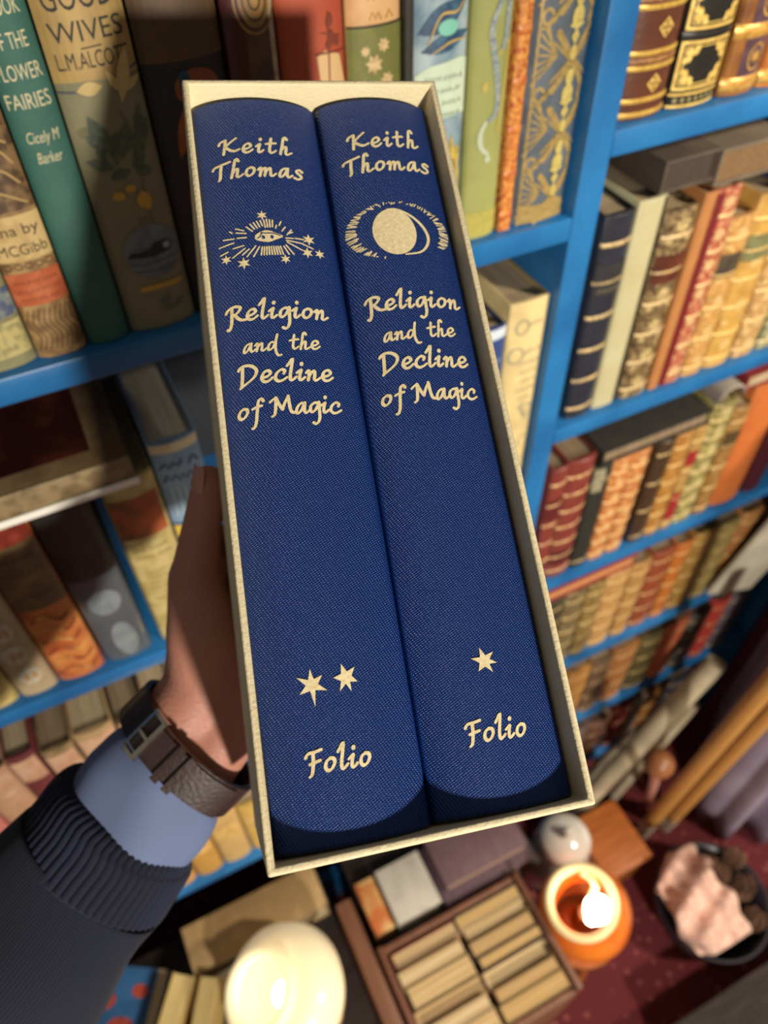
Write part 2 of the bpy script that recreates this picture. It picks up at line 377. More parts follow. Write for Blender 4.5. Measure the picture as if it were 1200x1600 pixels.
for z in LZ.values(): bpart('shelf', -.578, .355, .42, .645, z - .019, z)
for z in RZ.values(): bpart('shelf', .379, .955, .42, .645, z - .019, z)
bpart('plinth', -.578, .355, .43, .45, -.10, .02)

# ------------------------------------------------------------------ the held slipcase and its two volumes
PAPER = M('e6d9b4', .6, 'dccda4', 30, .3, .7, .35, 700)
HW, HH, DEP, WT, KS = .0471, .131, .170, .0022, .0213                  # half width, half height, depth, wall, skew of the old box
def sk(x, z): return z + KS * x
mb = MB()
for y0, y1 in ((0, DEP),):
    o = [(-HW, -HH), (HW, -HH), (HW, HH), (-HW, HH)]; i_ = [(-HW + WT, -HH + WT), (HW - WT, -HH + WT), (HW - WT, HH - WT), (-HW + WT, HH - WT)]
    V = [(x, y0, sk(x, z)) for x, z in o] + [(x, y0, sk(x, z)) for x, z in i_] + [(x, y1, sk(x, z)) for x, z in o] + [(x, y1 - WT, sk(x, z)) for x, z in i_]
    F = []
    for k in range(4):
        j = (k + 1) % 4
        F += [(k, j, 4 + j, 4 + k), (k, 8 + k, 8 + j, j), (4 + k, 4 + j, 12 + j, 12 + k)]
    F += [(8, 11, 10, 9), (12, 13, 14, 15)]
    mb.add(V, F)
case = mb.build('book_slipcase', PAPER, bevel=.0009, seg=3); case.matrix_world = CASE_M
tag(case, 'cream paper covered slipcase holding two navy volumes, held up by the hand', 'slipcase')

def hero(x0, x1, label, printer):
    xc = (x0 + x1) / 2; z0 = -HH + WT + .0006 + KS * xc
    mt = CASE_M @ Matrix.Translation((xc, .0040, z0))
    b = book('book', x0, x1, 0, 2 * HH - 2 * WT - .0026, NAVY, PAGE_W, depth=.158, sag=.0062, mat4=mt, seg=28, bevel=.0011, board=.003)
    tag(b.root, label, 'book', 'two navy volumes in the slipcase')
    printer(b, xc, z0)
TX = dict(lift=.00022, cuts=18)
def print_left(b, xc, z0):
    ox = -.02205 - xc; T = lambda p: (p[0] / 1000 + ox, p[1] / 1000 - z0)
    def line(name, s, a, e, track=0.):
        (ax, ay), (ex, ey) = T(a), T(e); decal(b, name, hand(s, ax, ay, ex, ey, .158, track), FOIL, **TX)
    line('author_lettering', 'Keith', (-15.2, 101.9), (11.5, 101.1), .11); line('author_lettering', 'Thomas', (-18.2, 91.9), (14.2, 91.0), .06)
    line('title_lettering', 'Religion', (-19.4, 35.4), (15.4, 34.0), .02); line('title_lettering', 'and the', (-14.9, 23.4), (10.9, 22.7))
    line('title_lettering', 'Decline', (-17.7, 12.3), (13.8, 11.0)); line('title_lettering', 'of Magic', (-18.9, 0.4), (15.0, -0.4), -.02)
    line('publisher_lettering', 'Folio', (-11.8, -108.5), (7.2, -108.9), .03)
    def E(p): return T(((p[0] - 600) * .0406 - 1.5, 66.3 - (p[1] - 990) * .0468))
    eye = [E(p) for p in cat([(485, 1000), (492, 968), (540, 940), (600, 932), (660, 955), (722, 985), (665, 1012), (595, 1032), (530, 1022), (500, 1012), (485, 1000)])]
    P = [eye]
    for a, c in [((425, 890), (470, 932)), ((458, 870), (490, 915)), ((488, 860), (515, 910)), ((515, 850), (537, 900)), ((545, 845), (560, 892)), ((576, 840), (582, 905)), ((600, 835), (602, 905)), ((625, 840), (622, 905)), ((650, 845), (643, 902)), ((678, 890), (668, 916)),
                 ((720, 858), (702, 892)), ((750, 905), (720, 940)), ((800, 928), (756, 972)), ((806, 948), (778, 958)), ((336, 895), (400, 920)), ((336, 930), (415, 945)), ((340, 975), (415, 980)), ((284, 910), (302, 926)), ((225, 970), (312, 977)), ((185, 1027), (305, 1010)),
                 ((296, 1057), (385, 1045)), ((190, 1092), (250, 1076)), ((285, 1132), (392, 1070)), ((365, 1122), (425, 1080)), ((400, 1142), (482, 1060)), ((455, 1146), (512, 1068)), ((716, 1070), (752, 1140)), ((736, 1060), (792, 1138)),
                 ((745, 1000), (806, 1002)), ((822, 1000), (896, 1006)), ((745, 1020), (880, 1042)), ((750, 1035), (866, 1098)), ((880, 1045), (966, 1077))] + [((x, 1072), (x + (x - 610) * .22, 1140)) for x in range(535, 705, 19)]:
        P += stroke([E(a), E(c)], .00052)
    for x, y, r in [(567, 800, 45), (940, 1002, 54), (912, 1117, 50), (1020, 1115, 44), (230, 1137, 44), (368, 1192, 54), (715, 1180, 43)]:
        cx, cy = E((x, y)); P.append(star(cx, cy, r * .044 / 1000, 6, .42, .5))
    em = decal(b, 'eye_emblem', P, FOIL, **TX)
    D = []
    for pts in ([(540, 955), (580, 960), (640, 962), (700, 984)], [(505, 1000), (530, 985), (548, 950)]): D += stroke([E(p) for p in pts], .00034)
    for p in ((556, 994), (628, 994)): D.append(el(*E(p), .00055, .0007))
    decal(b, 'eye_line', D, NAVY, lift=.0004, parent=em)
    s1 = [(-6.9, -84.3)]; spikes = [(-6.8, -80.0), (-3.5, -82.2), (-2.6, -86.7), (-6.6, -90.8), (-10.6, -86.8), (-10.9, -81.9)]
    def spiky(c, tips):
        pts = []; k = len(tips)
        for i in range(k):
            a, e = tips[i], tips[(i + 1) % k]; pts.append(T(a)); mx, my = (a[0] + e[0]) / 2 - c[0], (a[1] + e[1]) / 2 - c[1]; d = math.hypot(mx, my)
            pts.append(T((c[0] + mx / d * 1.75, c[1] + my / d * 1.75)))
        return pts
    decal(b, 'star_emblem', [spiky((-6.8, -84.6), spikes)], FOIL, **TX)
    decal(b, 'star_emblem', [spiky((3.2, -83.9), [(2.3, -79.8), (6.2, -81.2), (6.5, -85.5), (4.3, -88.0), (.9, -87.6), (-.5, -83.5)])], FOIL, **TX)
def print_right(b, xc, z0):
    ox = .0231 - xc; T = lambda p: (p[0] / 1000 + ox, p[1] / 1000 - z0)
    def line(name, s, a, e, track=0.):
        (ax, ay), (ex, ey) = T(a), T(e); decal(b, name, hand(s, ax, ay, ex, ey, .158, track), FOIL, **TX)
    line('author_lettering', 'Keith', (-13.3, 103.8), (14.5, 105.0), .11); line('author_lettering', 'Thomas', (-16.4, 93.3), (17.0, 94.4), .06)
    line('title_lettering', 'Religion', (-17.2, 36.3), (18.0, 36.5), .02); line('title_lettering', 'and the', (-12.8, 24.5), (13.6, 25.3))
    line('title_lettering', 'Decline', (-15.6, 13.6), (16.2, 13.4)); line('title_lettering', 'of Magic', (-17.0, 1.4), (17.2, 1.5), -.02)
    line('publisher_lettering', 'Folio', (-9.9, -107.8), (9.3, -108.3), .03)
    def E(p): return T(((p[0] - 530) * .0445 - 1.9, 67.5 - (p[1] - 940) * .0489))
    P = [[E(p) for p in el(530, 940, 178, 195, 40)]]
    cres = cat([(500, 748), (580, 752), (690, 808), (770, 890), (803, 980), (775, 1062), (705, 1118), (585, 1136)])
    P += stroke([E(p) for p in cres], .00125, smooth=False, taper=.55)
    rr = random.Random(3); n = 92
    for i in range(n + 1):
        a = radians(248 - (i / n) * 285)
        q = .5 - .5 * cos(2 * a); side = 1 - q                      # longer ticks at the two sides, short at the top
        wid = 14 + 62 * side; gap = rr.random()
        if gap < .12: continue
        ex, ey = 570 + 425 * cos(a), 932 - 245 * sin(a); fx, fy = 570 + (425 - wid) * cos(a), 932 - (245 - wid * .6) * sin(a)
        P += stroke([E((ex, ey + rr.uniform(-8, 8))), E((fx + rr.uniform(-10, 10), fy + rr.uniform(-14, 14)))], rr.uniform(.0003, .0006))
    decal(b, 'moon_emblem', P, FOIL, **TX)
    c = (.3, -85.1); tips = [(-.6, -81.0), (3.5, -82.7), (4.2, -86.1), (2.3, -88.7), (-2.1, -87.9), (-3.8, -83.8)]; pts = []
    for i in range(6):
        a, e = tips[i], tips[(i + 1) % 6]; pts.append(T(a)); mx, my = (a[0] + e[0]) / 2 - c[0], (a[1] + e[1]) / 2 - c[1]; d = math.hypot(mx, my); pts.append(T((c[0] + mx / d * 1.7, c[1] + my / d * 1.7)))
    decal(b, 'star_emblem', [pts], FOIL, **TX)
hero(-.0448, .0007, 'navy volume with two gold stars and an eye emblem, left in the slipcase', print_left)
hero(.0010, .0448, 'navy volume with one gold star and a moon emblem, right in the slipcase', print_right)

# ------------------------------------------------------------------ upper left shelf: books one by one
rn = random.Random(11)
GA = 'books on the upper left shelf'; ZA = LZ['A']
def bk(label, x0, x1, z0, h, cov, grp, **k): b = book('book', x0, x1, z0 + .0005, h, cov, **k); tag(b.root, label, 'book', grp); b.z0 = z0 + .0005; return b
def up(b): return (lambda X, Z: (X - b.root.location.x, Z - b.z0))       # place coordinates -> spine coordinates

b = bk('pale olive cloth book cut by the left edge, left of the brown ornate book', -.064, -.0262, ZA, .19, cloth('8d8a63', '6f6d4e'), GA); U = up(b)
decal(b, 'title_label', [rect(-.018, .018, .008, .030)], M('b9ab72', .7, '8f8a5c', 200)); decal(b, 'printed_panel', [rect(-.019, .019, .033, .05)], M('4d5a74', .6, '8a8f88', 120))
b = bk('tan decorated book with a faded orange panel, left of the green book', -.0255, .0035, ZA, .178, M('7d5f3c', .6, 'a88a58', 130, .4, .62, .3, 500), GA); U = up(b)
decal(b, 'title_panel', [rect(-.0145, .0145, .063, .088)], M('c4aa74', .7, 'a98b58', 60)); decal(b, 'orange_panel', [rect(-.0145, .0145, .036, .056)], M('a9532f', .7, 'b86a42', 80))
decal(b, 'dark_panel', [rect(-.0145, .0145, .090, .170)], M('4a3622', .6, '7d6240', 110, .45, .6))
decal(b, 'title_lettering', text('ana by', .0085, .0, .0775, width=.024) + text('MCGibb', .0085, .0, .0665, width=.026), INK, lift=.0005)
pr = []
for y in (.0505, .0450, .0398): pr += squiggle(-.011, .012, y, .0026, .0005, rn)
decal(b, 'small_lettering', pr, M('6b2a18', .7), lift=.0005)
pr = [q for k in range(9) for q in stroke([(-.012 + .003 * k, .006), (-.009 + .003 * k, .015), (-.0125 + .003 * k, .024), (-.010 + .003 * k, .033)], .0007)]
decal(b, 'scroll_ornament', pr, M('5a4024', .7), lift=.0005)
for i in range(5): decal(b, 'ring_ornament', loop(el(-.011 + .0055 * i, .060, .0022, .0016, 10), .0006), M('5a4024', .7), lift=.0005)
pr = []
for k in range(7): pr += stroke([(-.011 + rn.uniform(0, .006), .094 + .010 * k), (rn.uniform(-.006, .006), .101 + .010 * k), (.011, .093 + .010 * k)], .0012)
decal(b, 'picture_ornament', pr, M('a88a58', .6), lift=.0005)

b = bk('plain green cloth book with cream lettering, left of the olive decorated book', .0045, .0300, ZA, .200, cloth('2f5c53', '38675d'), GA, sag=.005); U = up(b)
LT = M('c9c09a', .6)
for s, z, wd in (('A BOOK', 1.3925, .0185), ('OF THE', 1.3790, .0165), ('FLOWER', 1.3660, .0205), ('FAIRIES', 1.3535, .0205)):
    decal(b, 'title_lettering', text(s, .0098, .0, U(0, z)[1], width=wd), LT)
for s, z, wd in (('Cicely M', 1.3375, .0160), ('Barker', 1.3275, .0125)): decal(b, 'author_lettering', text(s, .0078, .001, U(0, z)[1], width=wd, lean=.25), LT)

b = bk('olive cloth book with black capitals, acorn spray and grey oval picture', .0310, .0722, ZA, .205, cloth('77745a', '827d60'), GA, sag=.0055); U = up(b)
decal(b, 'gold_top_panel', [rect(-.0204, .0204, U(0, 1.3605)[1], .2045)], M('a98e55', .5, '94794a', 60, .35, .7, metal=.15))
DK = M('2a2a24', .7)
decal(b, 'title_lettering', text('GOOD', .0165, .0, U(0, 1.3905)[1], width=.032) + text('WIVES', .0125, .0005, U(0, 1.3775)[1], width=.034), DK, lift=.0006)
decal(b, 'author_lettering', text('L.M.ALCOTT', .0105, .0005, U(0, 1.3660)[1], width=.0345) + stroke([U(.0475, 1.3745), U(.057, 1.3750)], .0006), DK, lift=.0006)
SG = M('465046', .65, '58624e', 300); YG = M('b9933f', .6); GY = M('6d757a', .6, '565f66', 70); PL = M('b9a26a', .6)
decal(b, 'rope_line', stroke([(-.0204, U(0, 1.3565)[1]), (-.008, U(0, 1.3560)[1])], .0011) + stroke([(.004, U(0, 1.3590)[1]), (.0204, U(0, 1.3635)[1])], .0011), M('4a5058', .6), lift=.0006)
zz = lambda z: U(0, z)[1]
decal(b, 'acorn_ornament', [leaf(-.012, zz(1.3565), .013, .0032, .1)] + [leaf(.008, zz(1.3480), .026, .0034, 1.25), leaf(.010, zz(1.353), .012, .002, .5), leaf(.009, zz(1.353), .012, .002, 2.0)], PL, lift=.0007)
P = []
for x, z, l, wd, a in ((-.004, 1.326, .020, .0042, 1.9), (.001, 1.322, .018, .0040, 1.2), (.008, 1.324, .018, .0038, .9), (-.004, 1.318, .014, .0032, 2.8), (.012, 1.330, .016, .0024, 1.3), (-.008, 1.313, .012, .0030, .2), (.006, 1.315, .010, .0030, -.3)): P.append(leaf(x, zz(z), l, wd, a))
for k in range(9): P.append(leaf(rn.uniform(-.009, .009), zz(rn.uniform(1.311, 1.329)), rn.uniform(.008, .013), .0024, rn.uniform(.3, 2.9)))
decal(b, 'leaf_spray', P, SG, lift=.0006)
decal(b, 'flower_ornament', [el(-.006, zz(1.303), .0035, .0026, 12), el(.001, zz(1.306), .003, .0022, 12), leaf(.008, zz(1.292), .012, .0036, 1.7), leaf(.004, zz(1.294), .010, .0026, 1.3)], YG, lift=.0007)
decal(b, 'stem_ornament', stroke([(.0095, zz(1.272)), (.008, zz(1.300)), (.010, zz(1.33)), (.006, zz(1.345))], .0008) + [leaf(-.013, zz(1.334), .006, .0018, 1.5 + .4 * k) for k in range(3)] + [leaf(.004, zz(1.284), .006, .0014, .6 + .8 * k) for k in range(3)], M('6a674e', .7), lift=.0005)
ov = decal(b, 'oval_picture', [el(.004, zz(1.268), .0165, .0165, 36)], GY, lift=.0006)
decal(b, 'dark_boat', [[(-.011, zz(1.2665)), (-.009, zz(1.2695)), (-.003, zz(1.2690)), (.002, zz(1.2700)), (.006, zz(1.2735)), (.013, zz(1.2735)), (.0165, zz(1.2700)), (.014, zz(1.2662)), (.004, zz(1.2650))]], M('23292e', .6), lift=.0009, parent=ov); decal(b, 'pale_spot', [el(.0125, zz(1.2700), .0022, .0020, 12)], M('98a0a2', .6), lift=.0012, parent=ov); decal(b, 'wave_lines', stroke([(-.0105, zz(1.2625)), (.0, zz(1.2612)), (.018, zz(1.2628))], .0006) + stroke([(-.008, zz(1.2575)), (.004, zz(1.2565)), (.016, zz(1.2578))], .0006), M('454e54', .6), lift=.0009, parent=ov)
decal(b, 'gold_bar', [rect(-.009, .0165, zz(1.2440), zz(1.2475))], YG, lift=.0006)
decal(b, 'leaf_ornament', [leaf(.002, zz(1.229), .012, .003, 1.2), leaf(.006, zz(1.228), .010, .0026, 2.0), leaf(.008, zz(1.229), .010, .002, .6)], M('5f6454', .7), lift=.0006)

b = bk('dark brown and navy pictorial book between the olive book and slipcase', .0735, .1165, ZA, .205, cloth('231f22', '2b2528'), GA); U = up(b); zz = lambda z: U(0, z)[1]
decal(b, 'brown_top_panel', [rect(-.0213, .0213, zz(1.362), .2045)], M('4c3722', .6, '5a4228', 40))
P = [el(.004, zz(1.349), .012, .009, 20), leaf(-.008, zz(1.24), .07, .0045, 1.45), leaf(.013, zz(1.27), .07, .0040, 1.7), leaf(-.012, zz(1.315), .035, .004, 1.2), el(-.006, zz(1.29), .006, .012, 18)]
decal(b, 'rust_figure', P, M('7d3f1e', .6, '97552c', 50), lift=.0006)
decal(b, 'blue_streak', stroke([(-.002, zz(1.355)), (.0, zz(1.31)), (.004, zz(1.25))], .006), M('1d3f5c', .6), lift=.0007)

b = bk('maroon leather book with a gold medallion, behind the slipcase top', .1180, .1455, ZA, .200, M('4c2023', .32, '3a171c', 40, .3, .7, .2, 260), GA); U = up(b); zz = lambda z: U(0, z)[1]
decal(b, 'dark_panel', [rect(-.0035, .0095, 0.02, .199)], M('3e2a1a', .5, '553a22', 60))
decal(b, 'medallion', [el(.003, zz(1.3830), .0085, .0125, 26)] + loop(el(.003, zz(1.3830), .0105, .0150, 30), .0012), M('86653a', .45, '9a7440', 150), lift=.0006)
decal(b, 'medallion_ring', loop(el(.003, zz(1.383), .0062, .009, 24), .0010) + loop(el(.003, zz(1.383), .003, .0045, 14), .001), M('42301c', .5), lift=.0009)
decal(b, 'pale_stripe', [rect(.0098, .0128, .02, .199)], M('b9a98c', .6, '988568', 200), lift=.0005)

b = bk('coral red cloth book with a cream sailing ship, above the slipcase', .1465, .1845, ZA, .200, cloth('a8492f', 'b15338'), GA); U = up(b); zz = lambda z: U(0, z)[1]
SA = M('d9b583', .6)
decal(b, 'ship_ornament', [[(.002, zz(1.335)), (.0005, zz(1.352)), (.0055, zz(1.3545)), (.0145, zz(1.351)), (.0175, zz(1.335))]], SA, lift=.0006)
decal(b, 'rigging', stroke([(.007, zz(1.334)), (.0085, zz(1.372))], .0009) + stroke([(.0, zz(1.3535)), (.019, zz(1.3525))], .0009) + stroke([(.004, zz(1.3630)), (.015, zz(1.3600))], .0008) + [leaf(.006, zz(1.356), .006, .002, .5), leaf(.009, zz(1.357), .007, .002, 1.4), leaf(.0135, zz(1.355), .006, .002, 1.8), leaf(.008, zz(1.364), .008, .002, 1.3)], M('7a3a26', .6), lift=.0009)
decal(b, 'gold_lettering', squiggle(-.012, .014, zz(1.3895), .005, .0012, rn), GOLDP, lift=.0006)

b = bk('peach and green book with pale flowers, right of the red ship book', .1855, .2185, ZA, .195, M('d8ac79', .5, 'c99a68', 40), GA); U = up(b); zz = lambda z: U(0, z)[1]
decal(b, 'green_panel', [rect(-.0163, .0163, .02, zz(1.3615))], M('6d7038', .6, '7b7c40', 50)); decal(b, 'panel_rule', [rect(-.0163, .0163, zz(1.3612), zz(1.3624))], M('333018', .6), lift=.0007)
decal(b, 'flower_ornament', [q for x, z, r in ((-.002, 1.343, .0055), (.006, 1.334, .0045), (-.007, 1.350, .003), (.004, 1.352, .004), (-.004, 1.328, .004)) for q in (star(x, zz(z), r, 7, .6), el(x, zz(z), r * .55, r * .55, 10))], M('d3b987', .6, 'b89a68', 300), lift=.0006)
decal(b, 'gold_lettering', squiggle(-.004, .010, zz(1.3665), .0045, .0009, rn) + squiggle(-.008, .009, zz(1.376), .0045, .0009, rn), GOLD, lift=.0006)

b = bk('thin dark cloth book between the peach book and the blue picture book', .2195, .2255, ZA, .195, cloth('2c2a24'), GA)
b = bk('pale blue picture book with swirls and a white label', .2265, .2625, ZA, .205, jacket('a9bcc2', '5c7d93', 35, .40, .62), GA); U = up(b); zz = lambda z: U(0, z)[1]
decal(b, 'swirl_picture', [leaf(-.016, zz(1.352), .034, .007, .45), leaf(-.014, zz(1.343), .032, .005, .25)], M('2e4a66', .5, '466a86', 120), lift=.0006)
decal(b, 'teal_oval', [el(.002, zz(1.3545), .0065, .0042, 20)], M('7fc4b2', .5), lift=.0010)
decal(b, 'gold_swirl', stroke([(-.010, zz(1.347)), (-.003, zz(1.361)), (.008, zz(1.362)), (.015, zz(1.371))], .0014, taper=.6) + stroke([(-.008, zz(1.342)), (.004, zz(1.347)), (.016, zz(1.347))], .0012, taper=.6), M('c9a85a', .5), lift=.0011)
lb = decal(b, 'title_label', [[(-.017, zz(1.305)), (-.017, zz(1.331)), (-.010, zz(1.3355)), (.012, zz(1.338)), (.0172, zz(1.336)), (.0172, zz(1.306))]], M('cddcc4', .6, 'bdd0ba', 40), lift=.0006)
pr = []
for i, z in enumerate((1.3285, 1.3215, 1.3145, 1.3075)): pr += squiggle(-.012 + .003 * (i == 3), .013, zz(z), .0032, .0006, rn)
decal(b, 'small_lettering', pr, M('5d7569', .7), lift=.0010, parent=lb)
decal(b, 'yellow_figure', [leaf(.012, zz(1.235), .06, .006, 1.65), leaf(.004, zz(1.26), .03, .004, 1.2)], M('c9ac4e', .5, '8e8a4e', 120), lift=.0006)

b = bk('olive green cloth book with a grey feather design, right of the blue picture book', .2640, .2925, ZA, .200, cloth('8f9455', '9a9d5e'), GA); U = up(b); zz = lambda z: U(0, z)[1]
FE = M('9fa9a0', .5, '74828a', 400, .4, .6)
decal(b, 'feather_ornament', stroke([(.004, zz(1.365)), (-.002, zz(1.350)), (.001, zz(1.335)), (.005, zz(1.318)), (.0055, zz(1.303)), (.001, zz(1.298))], .0046, taper=.3) + stroke([(.008, zz(1.385)), (.009, zz(1.350)), (.007, zz(1.338))], .0042, taper=.3), FE, lift=.0006)
decal(b, 'snake_ornament', stroke([(-.002, zz(1.297)), (-.005, zz(1.290)), (-.004, zz(1.282)), (.001, zz(1.277))], .0036, taper=.3) + [el(.0015, zz(1.2735), .0022, .0024, 12)], M('b4bda6', .5), lift=.0007)
decal(b, 'gold_ornament', [el(-.004, zz(1.318), .0022, .003, 12)] + stroke([(.004, zz(1.335)), (.011, zz(1.341)), (.0105, zz(1.32)), (.008, zz(1.29))], .002), M('b6a552', .5), lift=.0005)
decal(b, 'gold_foot_panel', [rect(-.0138, .0138, .003, .020)], M('aaa04f', .5, '9a964f', 200), lift=.0004)

b = bk('thin red leather book covered in gilt, left of the patterned gold book', .2945, .3050, ZA, .200, gilt('9c3a22', 'd99a4a', 320, .42, .52), GA); U = up(b)
for k in range(7): band(b, .012 + .029 * k, .006, M('c8803c', .4, 'b0552e', 200), 'raised_band', .0008)
b = bk('thick slate blue book patterned all over in gold, left of the blue upright', .3065, .3525, ZA, .200, M('4b5560', .5, '5c6670', 50), GA); U = up(b)
GP = M('a58d55', .45, '8e7a48', 300, metal=.15); GL2 = M('c4b46a', .45, 'b0a05a', 300, metal=.15)
P = []; Q = []
for k in range(5):
    z = .018 + .044 * k; cx = .0075
    for s_ in (-1, 1):
        for tz in (-1, 1):
            P += stroke([(cx, z), (cx + s_ * .0125, z + tz * .0165)], .0042) + stroke([(cx + s_ * .003, z + tz * .001), (cx + s_ * .0150, z + tz * .0115)], .0016)
    for j in range(7): P += stroke([(-.0045, z + .004), (-.0195 + .0006 * j, z - .012 + .0058 * j)], .0013)
    for j in range(5): P += stroke([(-.006, z + .030), (-.018 + .0022 * j, z + .018 + .0012 * j)], .0012)
    P += loop(el(-.0135, z + .026, .0032, .0040, 14), .0020) + stroke([(-.013, z + .022), (-.009, z + .010)], .0018) + [el(.019, z + .022, .0022, .005, 12)]
    Q += [el(cx, z + .024, .0046, .0060, 16), loz(cx, z + .013, .0032, .0048), el(cx, z + .004, .0026, .0045, 12), el(cx, z + .034, .0032, .005, 14), loz(cx, z + .0195, .006, .003)]
decal(b, 'fan_ornament', P, GP, lift=.0005); ch = decal(b, 'chain_ornament', Q, GL2, lift=.0009)
decal(b, 'gold_edge', [rect(-.0186, -.0170, 0, .2), rect(-.0186, .0186, .001, .014)], GP, lift=.0006)

# ------------------------------------------------------------------ lower left shelf
GB = 'books on the lower left shelf'; ZB = LZ['B']
b = bk('cream book with yellow panel at the far left of the lower left shelf', -.186, -.152, ZB, .170, jacket('c9b06c', '9a8a54', 60), GB)
b = bk('pale beige book with grey block ornaments, left of the orange jacket book', -.1500, -.1190, ZB, .185, M('ab9878', .6, '9c8a6c', 40), GB)
P = [el(0, z, .010, .013, 8) for z in (.03, .062, .094, .126)]; decal(b, 'block_ornament', P, M('b9b3a2', .6, 'a39b86', 200), lift=.0006)
decal(b, 'block_pattern', [rect(-.004 + .006 * (k % 2), .0 + .006 * (k % 2), z - .006 + .005 * (k // 2), z - .002 + .005 * (k // 2)) for z in (.03, .062, .094, .126) for k in range(4)], M('b08a52', .6), lift=.0010)
b = bk('orange and red swirled jacket book with a brown top, beneath the flat book', -.1175, -.0775, ZB, .198, M('a3512c', .35, 'd08a4a', 28, .35, .62), GB)
decal(b, 'brown_top_panel', [rect(-.0195, .0195, .105, .180)], M('5e4a30', .45, '75603e', 60)); decal(b, 'red_head_panel', [rect(-.0195, .0195, .180, .1975)], M('6e2418', .4, '8a3a28', 60))
for z_, h_ in ((.165, .006), (.150, .006), (.122, .004)): decal(b, 'small_lettering', squiggle(-.015, .015, z_, h_, .0010, rn), M('2c2018', .6), lift=.0007)
decal(b, 'swirl_picture', [q for k in range(6) for q in stroke([(-.017, .012 + .015 * k), (-.004, .020 + .015 * k), (.008, .010 + .015 * k), (.017, .018 + .015 * k)], .0035, taper=.7)], M('7e2a1e', .4, 'd9a860', 60), lift=.0006)
b = bk('grey jacketed book with a near-black top half, beneath the flat book', -.0755, -.0345, ZB, .200, M('565c62', .3, '474d54', 20, .3, .7, coat=.4), GB)
decal(b, 'dark_top_panel', [rect(-.0202, .0202, .118, .1995)], M('211f20', .4, '2e2a28', 30)); decal(b, 'pale_patch', [el(.0, .085, .013, .016, 20)], M('7d858c', .4, '6a7279', 60), lift=.0006); decal(b, 'pale_patch', [el(.002, .03, .010, .025, 18)], M('7d858c', .4, '6a7279', 60), lift=.0006)
b = bk('cream jacket book with an orange picture, beside the thumb', -.0255, .0150, ZB, .205, jacket('bfae78', 'a9975f', 60), GB)
decal(b, 'orange_picture', [rect(-.018, .018, .142, .186)], M('a4542e', .6, '6e4228', 40, .45, .6)); decal(b, 'olive_edge', [rect(-.0198, -.0185, .02, .2)], M('6c6336', .6))
pr = []
for z in (.128, .119): pr += squiggle(-.014, .014, z, .005, .0009, rn)
for k in range(6): pr += squiggle(-.012, .014, .100 - .007 * k, .0026, .0005, rn)
decal(b, 'small_lettering', pr, M('6d6440', .7), lift=.0006)
decal(b, 'red_figure', [el(.010, .03, .005, .006, 12), leaf(-.004, .02, .02, .004, .4)], M('b9644a', .6), lift=.0006)
b = bk('light blue jacket book with dark lettering, just above the thumb tip', .0165, .0525, ZB, .226, M('7b98b4', .45, '8fabc2', 30), GB, pages=PAGE_W)
decal(b, 'cream_head', [rect(-.0175, .0175, .217, .2255)], M('d8cda8', .6)); decal(b, 'title_lettering', squiggle(-.014, .014, .205, .008, .0016, rn) + squiggle(-.014, .014, .192, .008, .0016, rn), M('1e3a66', .6), lift=.0006)
decal(b, 'small_lettering', [q for k in range(5) for q in stroke([(-.012 + .005 * k, .152), (-.011 + .005 * k, .182)], .0012)], M('b4c6d2', .6), lift=.0006)
decal(b, 'navy_rule', [rect(-.0175, .0175, .140, .1425)], M('1e3a7a', .6), lift=.0006); decal(b, 'yellow_panel', [rect(-.0175, .0175, .120, .140)], M('d9b93a', .6), lift=.0006)
decal(b, 'pale_foot', [rect(-.0175, .0175, .005, .085)], M('b9cfd6', .6), lift=.0005)
# flat book in clear wrap lying on top of three of them
fb = empty('book', (-.115, .428, ZB + .2012)); tag(fb, 'dark picture book in shiny clear wrap lying flat on standing books', 'book', GB)
def fpart(name, x0, x1, y0, y1, z0, z1, mat, bev=.0008):
    o = MB().box(x0, x1, y0, y1, z0, z1).build(name, mat, fb, bevel=bev); return o
fpart('cover', -.118, .118, 0, .150, .0230, .0255, M('7d6648', .5, '6a553a', 40)); fpart('cover', -.118, .118, 0, .150, 0, .0025, M('8a7555', .5, '77634a', 40))
fpart('page_block', -.115, .115, .004, .147, .0026, .0229, PAGE, 0); fpart('spine', -.118, .118, -.0022, .0, 0, .0255, M('8d7a58', .45, '6f5d40', 90))
fpart('cover_picture', -.095, .095, .016, .135, .0256, .0259, M('35140f', .4, '5a2a1c', 30, .45, .65), 0)
fpart('wrap_glint', -.1195, .1195, -.0046, -.0026, -.0004, .0060, M('f4f2ea', .10, coat=1.), .0008)  # opaque white strip painting the bright glint along the clear wrap
# shelf below it
GC = 'books on the third left shelf'; ZC = LZ['C']
for lab, x0, x1, h, cv in (('tan book at the far left of the third left shelf, pink top', -.236, -.200, .205, cloth('a87f62', 'b98f70')), ('maroon book among the tan books of the third left shelf', -.198, -.172, .215, cloth('5c2226', '6b2c2e')),
                          ('dark green edged tan book in the middle of the third left shelf', -.170, -.140, .200, cloth('9c7f58', '3e3a28')), ('fawn book left of the wristwatch on the third left shelf', -.138, -.100, .205, cloth('ad8f66', '9c7e58')),
                          ('dark brown book behind the wristwatch on the third left shelf', -.098, -.068, .205, cloth('3e2c20', '4a3626')), ('fawn and navy book behind the wrist on the third left shelf', -.066, -.036, .212, cloth('927650', '333a50')),
                          ('pink jacket book at the sleeve on the third left shelf', -.274, -.238, .200, cloth('b4625e', 'c07a70'))):
    b = bk(lab, x0, x1, ZC, h, cv, GC, pages=PAGE_D if 'dark' in lab else PAGE)
    decal(b, 'pale_head_label', [rect(-b.w * .45, b.w * .45, h - .05, h - .008)], M('bf9a80', .6, 'ae8468', 50), lift=.0005)
